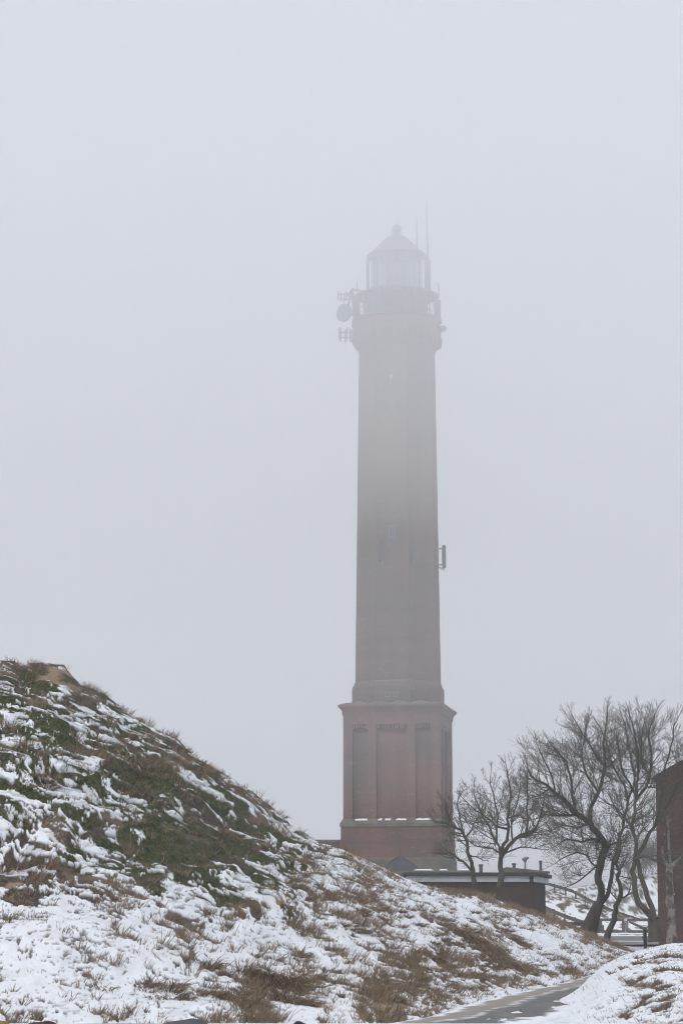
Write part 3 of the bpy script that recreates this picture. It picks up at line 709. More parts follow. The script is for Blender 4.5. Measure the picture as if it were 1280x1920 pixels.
# windows on the facet that looks at the camera (local direction -y)
apo = math.cos(R(22.5))
def window(v0, v1, wd, r_, x0=0.0, sill=True):
    y = -r_ * apo
    fb = MB(); z0, z1 = zl(v1), zl(v0); t_ = 0.07
    fb.box(x0 - wd / 2, x0 - wd / 2 + t_, y - 0.05, y + 0.14, z0, z1); fb.box(x0 + wd / 2 - t_, x0 + wd / 2, y - 0.05, y + 0.14, z0, z1)
    fb.box(x0 - wd / 2 + t_, x0 + wd / 2 - t_, y - 0.05, y + 0.14, z0, z0 + t_); fb.box(x0 - wd / 2 + t_, x0 + wd / 2 - t_, y - 0.05, y + 0.14, z1 - t_, z1)
    fb.box(x0 - 0.02, x0 + 0.02, y - 0.047, y + 0.12, z0 + t_, z1 - t_)
    o = fb.build('window', M['window_paint'], lh)
    MB().box(x0 - wd / 2 + t_, x0 + wd / 2 - t_, y - 0.03, y + 0.10, z0 + t_, z1 - t_).build('pane', M['glass'], o)
    if sill:
        MB().box(x0 - wd / 2 - 0.12, x0 + wd / 2 + 0.12, y - 0.12, y + 0.1, z0 - 0.14, z0 - 0.003).build('sill', M['stone'], o)
        MB().box(x0 - wd / 2 - 0.10, x0 + wd / 2 + 0.10, y - 0.08, y + 0.1, z1 + 0.003, z1 + 0.13).build('lintel', M['stone'], o)
window(764, 785, 0.52, rad_at(775)); window(998, 1019, 0.55, rad_at(1008))
window(1304, 1314, 0.46, 4.04, -0.36, False); window(1304, 1314, 0.46, 4.04, 0.27, False)
MB().tube([(-0.1, -rad_at(722) * apo - 0.02, zl(726)), (-0.06, -rad_at(722) * apo - 0.28, zl(722)), (0.03, -rad_at(722) * apo - 0.3, zl(717))], [0.10, 0.14, 0.09], 6).build('bulkhead_lamp', M['white_paint'], lh)
# snow lying on the ledges
for (f0, f1) in ((0.125, 0.25), (0.36, 0.40), (0.43, 0.49), (0.545, 0.65), (0.75, 0.90)):
    a = -s + f0 * 2 * s; b = -s + f1 * 2 * s; mb = MB(); rings = []
    for k in range(8):
        x = a + (b - a) * k / 7; h = 0.015 + 0.05 * random.random() if 0 < k < 7 else 0.005
        rings.append([(x, -s - 0.12, zl(1537) - 0.06), (x, -s + rc - 0.01, zl(1535) - 0.04), (x, -s + rc - 0.01, zl(1535) + h), (x, -s - 0.08, zl(1536) + h * 0.6)])
    mb.loft(rings).build('ledge_snow', M['snow'], lh)
mb = MB(); rings = []
for k in range(30):
    x = -3.4 + 6.8 * k / 29; h = 0.03 + 0.16 * abs(math.sin(k * 0.42 + 0.6)) ** 2
    rings.append([(x, -s - 0.30, zc0 + 0.64), (x, -s + 0.12, zc0 + 0.79), (x, -s + 0.12, zc0 + 0.80 + h), (x, -s - 0.22, zc0 + 0.66 + h * 0.7)])
mb.loft(rings).build('ledge_snow', M['stone'], lh)

# ------------------------------------------------------------------ low buildings round the tower
def poly_prism(pts, z0, z1):
    m_ = MB(); m_.loft([[(x, y, z0) for x, y in pts], [(x, y, z1) for x, y in pts]]); return m_
# annex wing behind the dune, left of the tower
a0 = P(560, 1600, 224); a1 = P(642, 1600, 224)
an = thing('annex', 'low flat grey annex behind the dune, left of the tower base', 'building', (a0.x, 224, float(land(a0.x, 224)) - 0.2))
MB().box(-6, a1.x - a0.x + 1.5, 0, 7, 0, P(600, 1579, 224).z - an.location.z).build('wall', M['stone'], an)
MB().box(-6.15, a1.x - a0.x + 1.6, -0.15, 7.1, P(600, 1579, 224).z - an.location.z + 0.003, P(600, 1574.5, 224).z - an.location.z).build('roof', M['roof_gravel'], an)
# kiosk with a tented roof
kc = P(750, 1634, 186); kz = float(land(kc.x, kc.y)) - 0.1
ki = thing('kiosk', 'small kiosk with a pointed grey tent roof and white panels below the tower', 'kiosk', (kc.x, kc.y, kz))
ze = kc.z - kz
MB().ngon(12, [(1.55, ze), (1.58, ze + 0.10), (0.9, ze + 0.58), (0.12, ze + 1.12)], 0.1).build('roof', M['zinc_roof'], ki)
rb = MB()
for k in range(12):
    a = 0.1 + 2 * math.pi * k / 12; rb.tube([(1.6 * math.cos(a), 1.6 * math.sin(a), ze + 0.12), (0.91 * math.cos(a), 0.91 * math.sin(a), ze + 0.61), (0.12 * math.cos(a), 0.12 * math.sin(a), ze + 1.15)], 0.028, 4)
rb.build('roof_seam', M['iron'], ki)
MB().tube([(0, 0, ze + 1.1), (0, 0, ze + 1.3), (0, 0, ze + 1.75)], [0.09, 0.06, 0.02], 6).build('finial', M['iron'], ki)
MB().ngon(12, [(1.34, 0), (1.34, ze - 0.002)], 0.1).build('wall', M['white_paint'], ki)
ps = MB()
for k in range(12):
    a = 0.1 + 2 * math.pi * k / 12; ps.tube([(1.36 * math.cos(a), 1.36 * math.sin(a), 0), (1.36 * math.cos(a), 1.36 * math.sin(a), ze)], 0.05, 4)
ps.build('post', M['dark_wood'], ki)
MB().ngon(12, [(1.42, ze - 0.22), (1.42, ze - 0.003)], 0.1).build('eaves_band', M['iron'], ki)

# terrace wall in front of the tower foot
t0 = P(770, 1632, 178); t1 = P(890, 1632, 178)
tw = thing('terrace_wall', 'low grey terrace wall with snow on its coping behind the flat-roofed shed', 'wall', (t0.x, 178, float(land(t0.x, 178)) - 0.3))
tz = t0.z - tw.location.z
MB().box(-3, t1.x - t0.x, 0, 0.4, 0, tz).build('wall', M['stone_green'], tw)
for (x0, x1) in ((0.2, 1.6), (2.0, 2.6), (3.4, 4.3)):
    MB().loft([[(x0 + (x1 - x0) * k / 6, -0.05, tz + .002), (x0 + (x1 - x0) * k / 6, 0.38, tz + .002), (x0 + (x1 - x0) * k / 6, 0.34, tz + (0.03 if k in (0, 6) else 0.10)), (x0 + (x1 - x0) * k / 6, 0.0, tz + (0.02 if k in (0, 6) else 0.08))] for k in range(7)]).build('coping_snow', M['snow'], tw)

# flat-roofed shed
SD = 138.0
c0 = P(998, 1653, SD); c1 = P(1021.5, 1653, SD + 7)
gz = float(land(c0.x, SD)) - 0.2
shd = thing('flat_roofed_shed', 'dark brick shed with flat roof and white fascia behind the dune', 'building', (c0.x, SD, gz))
fz0 = P(900, 1653.5, SD).z - gz; fz1 = P(900, 1643, SD).z - gz; rz = P(900, 1636, SD).z - gz
xl = P(770, 1650, SD).x - c0.x; kx = (c1.x - c0.x)
def quad(dx, x0=xl): return [(x0 - dx, -dx), (dx, -dx), (kx + dx, 7 + dx), (x0 - dx, 7 + dx)]
poly_prism(quad(0), 0, fz0).build('wall', M['brick_shed'], shd)
poly_prism(quad(0.22), fz0 + .002, fz1).build('fascia', M['white_paint'], shd)
poly_prism(quad(0.42), fz1 + .002, rz).build('roof', M['roof_felt'], shd)
MB().box(-0.2, 0.02, -0.27, -0.1, fz0 - 0.02, fz1 - .003).build('corner_strip', M['roof_felt'], shd)
MB().box(0.32, 0.40, 0.9, 2.0, 0.1, fz0 - 0.5).build('doorway', M['dark_wood'], shd) if False else None
r0 = P(948, 1640, SD + 3).x - c0.x; r1 = P(1028, 1640, SD + 3).x - c0.x
MB().loft([[(r0, 2.2, rz - .003), (r1, 2.2, rz - .003), (r1, 6.4, rz - .003), (r0, 6.4, rz - .003)], [(r0, 2.2, rz + 0.34), (r1, 2.2, rz + 0.10), (r1, 6.4, rz + 0.12), (r0, 6.4, rz + 0.36)]]).build('raised_roof', M['roof_gravel'], shd)
for (u, v0, v1, rr) in ((963, 1630.5, 1622, 0.09), (1013, 1635, 1617, 0.075), (901, 1640, 1624, 0.10)):
    q = P(u, v0, SD + 4); q1 = P(u, v1, SD + 4)
    b = (q.x - c0.x, 4.0)
    MB().tube([(*b, rz - 0.05), (*b, q1.z - gz)], rr, 8).build('vent_pipe', M['iron'], shd)
    MB().tube([(*b, q1.z - gz + .002), (*b, q1.z - gz + 0.10)], rr * 1.3, 8).build('vent_cap', M['iron'], shd)
# coin telescope on the roof
q = P(984, 1632, SD + 4.5); tel = thing('coin_telescope', 'pale coin telescope on a post above the flat shed roof', 'telescope', (q.x, q.y, gz + rz + 0.10))
th = P(984, 1612, SD + 4.5).z - tel.location.z
MB().tube([(0, 0, 0), (0, 0, 0.06), (0, 0, 0.07), (0, 0, th - 0.12)], [0.12, 0.12, 0.055, 0.05], 8).build('post', M['steel'], tel)
MB().tube([(0, 0, th - 0.14), (0, 0, th)], [0.085, 0.10], 8).build('yoke', M['steel'], tel)
MB().tube([(-0.15, 0, th - 0.02), (-0.08, 0, th + 0.03), (0.08, -0.02, th + 0.08), (0.20, -0.03, th + 0.12)], [0.075, 0.10, 0.10, 0.05], 8).build('scope', M['steel'], tel)

# brick house at the right edge
HD = 117.0
h0 = P(1230.5, 1600, HD); hz = float(land(h0.x, HD)) - 0.2
ho = thing('brick_house', 'red brick house with gable end at the right edge behind the trees', 'building', (h0.x, HD, hz), R(-11))
ev = P(1230, 1460, HD).z - hz; W_ = 9.0; pk = ev + W_ / 2 * 0.55
wl = MB(); wl.loft([[(0, y, 0), (W_, y, 0), (W_, y, ev), (W_ / 2, y, pk), (0, y, ev)] for y in (0, 14)]); wl.build('wall', M['brick_house'], ho)
for sgn in (0, 1):
    pr = [(-0.12, ev - 0.06), (W_ / 2, pk + 0.01), (W_ / 2, pk + 0.17), (-0.12, ev + 0.10)] if sgn == 0 else [(W_ / 2 + .002, pk + 0.01), (W_ + 0.12, ev - 0.06), (W_ + 0.12, ev + 0.10), (W_ / 2 + .002, pk + 0.17)]
    MB().loft([[(x, y, z) for x, z in pr] for y in (-0.12, 14.1)]).build('roof', M['slate'], ho)
MB().box(0, W_, -0.035, 0.02, ev - 0.62, ev - 0.50).build('string_course', M['brick_house'], ho)
dpx = P(1254, 1600, HD).x - h0.x
MB().tube([(dpx - 0.05, -0.10, P(1254, 1530, HD).z - hz), (dpx, -0.10, P(1254, 1600, HD).z - hz), (dpx + 0.06, -0.10, P(1254, 1630, HD).z - hz), (dpx + 0.06, -0.10, 0.2)], 0.06, 8).build('downpipe', M['steel'], ho)
wx = P(1283, 1700, HD).x - h0.x
wf = MB().box(wx, wx + 1.3, -0.05, 0.06, 1.2, 2.9).build('window', M['white_paint'], ho); MB().box(wx + 0.09, wx + 1.21, -0.07, 0.0, 1.29, 2.81).build('pane', M['glass'], wf)
# slim lamp post by the house
q = P(1262.5, 1760, HD - 2.5); lz = float(land(q.x, q.y)) - 0.05
lp_ = thing('lamp_post', 'slim grey lamp post with round white head beside the brick house', 'lamp post', (q.x, q.y, lz))
tp = P(1262.5, 1679, HD - 2.5).z - lz
MB().tube([(0, 0, 0), (0, 0, tp)], 0.03, 8).build('post', M['steel'], lp_)
MB().ngon(10, [(0.01, tp), (0.07, tp + 0.03), (0.085, tp + 0.07), (0.05, tp + 0.12), (0.01, tp + 0.13)]).build('lamp_head', M['white_paint'], lp_, True)

# bollard
q = P(1208.5, 1772, 124); bz = float(land(q.x, q.y)) - 0.05
bo = thing('bollard', 'dark blue bollard with brown cap beside the road', 'bollard', (q.x, q.y, bz))
z1 = P(1208, 1744, 124).z - bz; z2 = P(1208, 1738, 124).z - bz
MB().ngon(12, [(0.085, 0), (0.085, z1)]).build('post', M['bollard_blue'], bo)
MB().ngon(12, [(0.092, z1 + .002), (0.092, z2 - 0.03), (0.05, z2)]).build('cap', M['bollard_top'], bo)
MB().box(-0.13, -0.086, -0.02, 0.02, z1 - 0.42, z1 - 0.30).build('chain_lug', M['iron'], bo)

# wooden gate beyond the road
GD = 180.0
g0 = P(1123, 1745, GD); g1 = P(1171, 1745, GD); g2 = P(1219, 1745, GD)
gz = float(land(g1.x, GD)) - 0.05
ga = thing('field_gate', 'double weathered wooden field gate across the snowy verge', 'gate', (g1.x, GD, gz))
zb_, ztp = P(0, 1749, GD).z - gz, P(0, 1722, GD).z - gz
def leaf(xa, xb, flip):
    f = MB(); t_ = 0.20
    f.box(xa, xa + t_, -0.04, 0.04, zb_, ztp); f.box(xb - t_, xb, -0.04, 0.04, zb_, ztp)
    f.box(xa + t_, xb - t_, -0.035, 0.035, zb_, zb_ + 0.18); f.box(xa + t_, xb - t_, -0.035, 0.035, ztp - 0.20, ztp)
    f.build('gate_leaf', M['wood'], ga)
    if flip: MB().tube([(xa + 0.25, -0.05, ztp - 0.2), (xb - 0.2, -0.05, zb_ + 0.14)], 0.09, 4).build('brace', M['wood'], ga)
leaf(g0.x - g1.x, -0.02, False); leaf(0.02, g2.x - g1.x, True)
MB().tube([(g0.x - g1.x - 0.12, 0, 0), (g0.x - g1.x - 0.12, 0, ztp + 0.1)], 0.08, 8).build('gate_post', M['dark_wood'], ga)
MB().tube([(g2.x - g1.x + 0.12, 0, 0), (g2.x - g1.x + 0.12, 0, ztp + 0.1)], 0.08, 8).build('gate_post', M['dark_wood'], ga)
MB().tube([(0.12, -0.06, 0), (0.12, -0.06, ztp)], 0.018, 6).build('drop_bolt', M['white_paint'], ga)
MB().box(-0.06, 0.14, -0.075, -0.045, ztp - 0.18, ztp - 0.02).build('latch_plate', M['white_paint'], ga)

# rail fences on the slope behind
def fence(name, label, pts, n, hgt, rails, rail_w, mname='wood'):
    """pts: (u, v of the rail top, depth)"""
    W3 = [P(*p) for p in pts]
    o = thing(name, label, 'fence', (W3[0].x, W3[0].y, float(land(W3[0].x, W3[0].y))), 0, 'rail fences on the slope')
    base = Vector(o.location)
    ln = [0.0]
    for a, b in zip(W3, W3[1:]): ln.append(ln[-1] + (b - a).length)
    def at(t_):
        d = t_ * ln[-1]
        for i in range(len(W3) - 1):
            if d <= ln[i + 1] + 1e-6: return W3[i].lerp(W3[i + 1], (d - ln[i]) / (ln[i + 1] - ln[i]))
        return W3[-1]
    for k in range(n):
        p = at(k / (n - 1)); g = float(land(p.x, p.y)) - 0.2; x, y = p.x - base.x, p.y - base.y
        MB().box(x - 0.06, x + 0.06, y + 0.002, y + 0.12, min(g, p.z - 0.9) - base.z, p.z + 0.05 - base.z).build('post', M[mname], o)
    for dz in rails:
        m_ = MB(); ring = []
        for k in range(len(W3) * 3):
            p = at(k / (len(W3) * 3 - 1)) - base
            ring.append([(p.x, p.y - 0.05, p.z + dz), (p.x, p.y, p.z + dz), (p.x, p.y, p.z + dz - rail_w), (p.x, p.y - 0.05, p.z + dz - rail_w)])
        m_.loft(ring).build('rail', M[mname], o)
fence('rail_fence', 'upper wooden rail fence running down the snowy slope towards the gate', [(1018, 1652, 198), (1070, 1667, 198), (1110, 1688, 197), (1150, 1706, 196), (1185, 1718, 195), (1225, 1730, 194)], 12, 1.0, (0,), 0.24)
fence('rail_fence', 'lower wooden rail fence on the slope between shed and leaning tree', [(1018, 1697, 187), (1050, 1711, 187), (1080, 1722, 186.5), (1105, 1730, 186), (1130, 1736, 185)], 7, 1.0, (0,), 0.30)
fence('rail_fence', 'short level dark rail fence left of the gate behind the leaning trunk', [(1030, 1729, 181), (1075, 1729, 181), (1122, 1729, 181)], 4, 1.0, (0,), 0.26, 'dark_wood')

# ------------------------------------------------------------------ bare trees
class Tubes:
    """many tapered tubes as one vertex/quad soup"""
    def __init__(s): s.V = []; s.F = []; s.n = 0
    def add(s, pts, rad, k):
        pts = np.asarray(pts, float); m = len(pts)
        t = np.empty_like(pts); t[1:-1] = pts[2:] - pts[:-2]; t[0] = pts[1] - pts[0]; t[-1] = pts[-1] - pts[-2]
        t /= np.maximum(np.linalg.norm(t, axis=1)[:, None], 1e-6)
        ref = np.array([0.3, 0.9, 0.2]) if abs(t[0] @ np.array([0.3, 0.9, 0.2])) < 0.85 else np.array([1.0, 0, 0])
        b1 = np.cross(t, ref); b1 /= np.maximum(np.linalg.norm(b1, axis=1)[:, None], 1e-6); b2 = np.cross(t, b1)
        a = np.arange(k) * 2 * math.pi / k
        V = pts[:, None] + (b1[:, None] * np.cos(a)[None, :, None] + b2[:, None] * np.sin(a)[None, :, None]) * np.asarray(rad)[:, None, None]
        s.V.append(V.reshape(-1, 3))
        i = np.arange(m - 1)[:, None] * k + np.arange(k)[None, :]; j = np.arange(m - 1)[:, None] * k + (np.arange(k)[None, :] + 1) % k
        s.F.append((np.stack([i, i + k, j + k, j], -1) + s.n).reshape(-1, 4)); s.n += m * k
    def build(s, name, org, mat_, parent):
        o = link(name, mesh_np(name, np.concatenate(s.V) - np.array(org), np.concatenate(s.F)), mat_, parent, True); return o

def rand_perp(d):
    while True:
        v = np.array([random.gauss(0, 1) for _ in range(3)]); v -= d * (v @ d); n = np.linalg.norm(v)
        if n > 0.1: return v / n
def grow(tb, p, d, L, r, lvl, maxl, up, spacing, kids=True):
    n = max(3, int(L / (0.22 if lvl < maxl else 0.16))); n = min(n, 9); st = L / n
    pts = [p]; dirs = [d]; q = p.copy(); dd = d.copy()
    bend = rand_perp(d)
    for k in range(n):
        dd = dd + rand_perp(dd) * random.uniform(0.02, 0.15) + bend * 0.035 + np.array([0, 0, up])
        dd /= np.linalg.norm(dd); q = q + dd * st; pts.append(q); dirs.append(dd)
    rr = np.linspace(r, max(r * 0.35, 0.0048), n + 1)
    tb.add(pts, rr, 3)
    if lvl >= maxl: return
    cnt = max(3, int(L / spacing))
    for c in range(cnt):
        f = 0.18 + 0.82 * (c + random.random()) / cnt
        i = min(n, int(f * n)); base = pts[i]
        ang = random.uniform(0.40, 0.95)
        nd = dirs[i] * math.cos(ang) + rand_perp(dirs[i]) * math.sin(ang); nd /= np.linalg.norm(nd)
        nd = nd + np.array([0, 0, 0.18]); nd /= np.linalg.norm(nd)
        ll = L * random.uniform(0.40, 0.68) * (1.15 - 0.45 * f)
        grow(tb, base, nd, ll, max(0.006, rr[i] * 0.55), lvl + 1, maxl, up, spacing * 0.62)
    # tip forks on
def resample(pts, rad, step=0.35):
    pts = np.array(pts, float); rad = np.array(rad, float)
    # Catmull-Rom through the traced joints
    n = len(pts); out = []; ro = []
    for i in range(n - 1):
        p0 = pts[max(i - 1, 0)]; p1 = pts[i]; p2 = pts[i + 1]; p3 = pts[min(i + 2, n - 1)]
        m = max(2, int(np.linalg.norm(p2 - p1) / step))
        for k in range(m):
            t = k / m
            out.append(0.5 * ((2 * p1) + (-p0 + p2) * t + (2 * p0 - 5 * p1 + 4 * p2 - p3) * t * t + (-p0 + 3 * p1 - 3 * p2 + p3) * t ** 3)); ro.append(rad[i] * (1 - t) + rad[i + 1] * t)
    out.append(pts[-1]); ro.append(rad[-1]); return np.array(out), np.array(ro)

def tree(label, D, limbs, bark, branch_L, spacing, up=0.05, maxl=3, seed=1, dens=0.42, kind='bare_tree', zdrop=None):
    """limbs: list of (points [(u, v, depth offset)], r0 px, r1 px, start fraction of side shoots); the first is the trunk"""
    random.seed(seed)
    u0, v0, _ = limbs[0][0][0]; b = P(u0, v0, D)
    if zdrop is not None: b.z = zdrop
    t = thing(kind, label, 'tree', b, 0, 'bare winter trees')
    tr = Tubes(); cr_ = Tubes()
    for (pts, r0, r1, f0) in limbs:
        W3 = [np.array(P(u, v, D + dy)) for u, v, dy in pts]
        if pts is limbs[0][0] and zdrop is not None:
            W3 = [np.array((W3[0][0], W3[0][1], zdrop - 0.2))] + W3
        rad = np.linspace(r0, r1, len(W3)) * D / F
        pp_, rr = resample(W3, rad)
        pp_ = pp_ + np.array([[random.gauss(0, 0.03), random.gauss(0, 0.05), random.gauss(0, 0.02)] for _ in pp_]) * (np.arange(len(pp_)) > 1)[:, None]
        if pts is limbs[0][0]: rr[:3] *= np.array([1.35, 1.15, 1.05])[:len(rr[:3])]
        tr.add(pp_, rr, 10 if r0 > 4 else 6)
        n = len(pp_); Ltot = n * 0.35
        cnt = int(Ltot * (1 - f0) / dens)
        for c in range(cnt):
            f = f0 + (1 - f0) * (c + random.random()) / max(cnt, 1); i = min(n - 2, int(f * (n - 1)))
            d = pp_[i + 1] - pp_[i]; d /= np.linalg.norm(d)
            ang = random.uniform(0.5, 1.2); nd = d * math.cos(ang) + rand_perp(d) * math.sin(ang)
            if nd[2] < -0.2: nd[2] = abs(nd[2]) * 0.3
            nd /= np.linalg.norm(nd)
            grow(cr_, pp_[i], nd, branch_L * random.uniform(0.5, 1.1) * (1.15 - 0.7 * f), min(rr[i] * 0.5, 0.034), 1, maxl, up, spacing)
        d = pp_[-1] - pp_[-2]; d /= np.linalg.norm(d)
        if r1 < 2.2: grow(cr_, pp_[-1], d, branch_L * 0.35, rr[-1], 1, maxl, up, spacing)
    tr.build('trunk', b, M[bark], t); cr_.build('crown', b, M['twig'], t)
    return t

tree('small bare tree bent left, nearest the tower base', 112, [
    ([(890, 1662, 0), (884, 1631, 0), (883, 1617, 0), (878, 1598, 0), (875, 1577, 0), (868, 1561, 0.2), (857, 1554, 0.3), (843, 1546, 0.4), (827, 1542, 0.6), (812, 1538, 0.8)], 4.2, 1.2, 0.4),
    ([(883, 1632, 0), (869, 1617, -0.3), (855, 1607, -0.6), (843, 1600, -0.8), (820, 1600, -1.0)], 2.6, 0.9, 0.3),
    ([(874, 1568, 0), (883, 1556, 0.4), (895, 1532, 0.8), (900, 1510, 1.0)], 1.8, 0.8, 0.2),
    ([(880, 1605, 0), (892, 1607, -0.5), (906, 1612, -0.9)], 1.5, 0.7, 0.3),
    ([(868, 1561, 0), (862, 1535, -0.4), (858, 1510, -0.6), (862, 1490, -0.5)], 1.8, 0.8, 0.2),
    ([(850, 1550, 0.3), (838, 1530, 0.5), (832, 1512, 0.6)], 1.4, 0.7, 0.2)],
    'bark_lichen', 1.6, 0.20, 0.03, 3, 3, 0.20)
tree('forked bare tree rising in front of the white shed fascia', 110, [
    ([(937, 1664, 0), (939, 1640, 0), (938, 1622, 0), (939, 1607, 0)], 5.4, 4.4, 0.98),
    ([(939, 1607, 0), (953, 1586, 0.2), (963, 1572, 0.3), (979, 1565, 0.5), (995, 1560, 0.7), (1003, 1553, 0.8), (1012, 1534, 1.0), (1018, 1505, 1.2)], 4.0, 0.9, 0.3),
    ([(939, 1607, 0), (944, 1584, -0.1), (952, 1565, -0.2), (952, 1546, -0.2), (952, 1525, -0.1), (957, 1490, 0.2), (953, 1462, 0.3), (949, 1440, 0.3)], 3.6, 0.9, 0.35),
    ([(938, 1612, 0), (935, 1589, -0.3), (928, 1575, -0.6), (918, 1556, -0.8), (906, 1532, -1.0), (893, 1500, -1.0), (886, 1480, -1)], 2.8, 0.9, 0.3),
    ([(951, 1554, -0.2), (930, 1549, 0.2), (911, 1532, 0.6), (890, 1520, 1.0), (872, 1500, 1.0)], 2.3, 0.8, 0.3),
    ([(986, 1560, 0.5), (989, 1537, 0.2), (987, 1518, 0), (990, 1480, -0.3), (985, 1450, -0.3)], 2.2, 0.8, 0.2),
    ([(945, 1600, 0), (975, 1589, -0.6), (991, 1589, -0.9), (1010, 1592, -1.1)], 1.8, 0.7, 0.3),
    ([(936, 1600, 0), (921, 1591, 0.5), (897, 1588, 1.0), (880, 1578, 1.2)], 1.9, 0.7, 0.3),
    ([(960, 1576, 0.2), (958, 1540, 0.8), (968, 1505, 1.2), (975, 1465, 1.3)], 2.0, 0.8, 0.3),
    ([(930, 1578, -0.5), (932, 1530, 0.4), (925, 1490, 0.6), (920, 1455, 0.6)], 2.0, 0.8, 0.3)],
    'bark_lichen', 1.9, 0.20, 0.035, 3, 5, 0.20)
tree('large bare tree with leaning double trunk and widest crown', 126, [
    ([(1100, 1752, 0), (1112, 1716, 0), (1123, 1696, 0)], 13.5, 9.5, 0.99),
    ([(1121, 1700, 0), (1126, 1680, -0.1), (1124, 1662, -0.2), (1121, 1643, -0.2), (1122, 1623, -0.1), (1129, 1601, 0), (1136, 1584, 0.2)], 6.5, 7.5, 0.7),
    ([(1123, 1698, 0), (1136, 1680, 0.2), (1143, 1658, 0.4), (1147, 1632, 0.5), (1151, 1610, 0.6), (1157, 1590, 0.8), (1163, 1568, 1.0), (1168, 1540, 1.2), (1176, 1502, 1.4), (1167, 1469, 1.4), (1150, 1440, 1.3), (1140, 1405, 1.2), (1128, 1370, 1.0)], 4.5, 1.2, 0.35),
    ([(1136, 1586, 0.2), (1122, 1566, 0), (1111, 1553, -0.2), (1103, 1542, -0.3), (1092, 1534, -0.4), (1074, 1517, -0.7), (1057, 1499, -1.0), (1038, 1484, -1.2), (1020, 1470, -1.4), (1003, 1463, -1.5), (990, 1445, -1.6)], 7.0, 1.2, 0.3),
    ([(1106, 1546, -0.3), (1106, 1524, 0), (1120, 1484, 0.4), (1132, 1440, 0.7), (1131, 1395, 0.8), (1135, 1360, 0.8), (1139, 1335, 0.8)], 4.6, 1.0, 0.25),
    ([(1078, 1520, -0.6), (1073, 1491, -0.2), (1067, 1442, 0.2), (1052, 1418, 0.4), (1038, 1400, 0.5)], 2.8, 0.9, 0.2),
    ([(1134, 1438, 0.7), (1111, 1407, -0.4), (1092, 1375, -0.8), (1078, 1352, -0.9)], 2.5, 0.9, 0.2),
    ([(1092, 1534, -0.4), (1069, 1529, -1.2), (1043, 1530, -1.8), (1022, 1528, -2.0), (1003, 1534, -2.2)], 2.6, 0.9, 0.2),
    ([(1136, 1586, 0.2), (1112, 1574, -1.0), (1090, 1578, -1.6), (1062, 1574, -2.0), (1046, 1582, -2.2)], 2.6, 0.9, 0.2),
    ([(1145, 1600, 0.5), (1120, 1618, -0.9), (1098, 1640, -1.4), (1075, 1658, -1.8), (1055, 1664, -2.0)], 2.0, 0.7, 0.2),
    ([(1118, 1628, 0), (1100, 1605, -1.2), (1080, 1598, -1.8), (1060, 1606, -2.2), (1042, 1618, -2.4)], 1.8, 0.7, 0.2),
    ([(1100, 1545, -0.3), (1080, 1552, 1.0), (1056, 1548, 1.6), (1034, 1556, 2.0)], 2.2, 0.8, 0.2),
    ([(1030, 1478, -1.3), (1012, 1490, -0.6), (996, 1496, -0.2), (984, 1492, 0)], 1.6, 0.7, 0.2),
    ([(1130, 1600, 0), (1150, 1580, -1.4), (1166, 1575, -2.0)], 2.0, 0.8, 0.2),
    ([(1040, 1485, -1.2), (1034, 1455, -0.8), (1020, 1428, -0.6), (1010, 1405, -0.5)], 1.8, 0.8, 0.2),
    ([(1120, 1484, 0.4), (1098, 1450, 1.4), (1090, 1405, 2.0), (1098, 1365, 2.2)], 2.5, 0.9, 0.2),
    ([(1176, 1500, 1.4), (1188, 1460, 2.0), (1180, 1415, 2.3), (1172, 1375, 2.4), (1168, 1350, 2.4)], 2.4, 0.9, 0.2)],
    'bark', 2.7, 0.22, 0.035, 3, 8, 0.20)
tree('thin crooked bare tree between the leaning tree and the bollard', 120, [
    ([(1135, 1768, 0), (1140, 1746, 0), (1151, 1726, 0), (1153, 1706, 0), (1157, 1689, 0), (1163, 1662, 0), (1155, 1649, 0), (1160, 1634, 0), (1154, 1619, 0.1), (1162, 1596, 0.3), (1158, 1570, 0.4)], 6.0, 2.0, 0.62),
    ([(1158, 1686, 0), (1172, 1681, -0.4), (1180, 1668, -0.6), (1182, 1652, -0.7)], 2.0, 0.7, 0.3),
    ([(1156, 1687, 0), (1146, 1676, -0.5), (1136, 1668, -0.8)], 1.5, 0.6, 0.3),
    ([(1155, 1640, 0), (1168, 1620, 0.6), (1176, 1600, 0.9)], 1.6, 0.6, 0.2)],
    'bark', 1.2, 0.22, 0.03, 3, 13, 0.24)
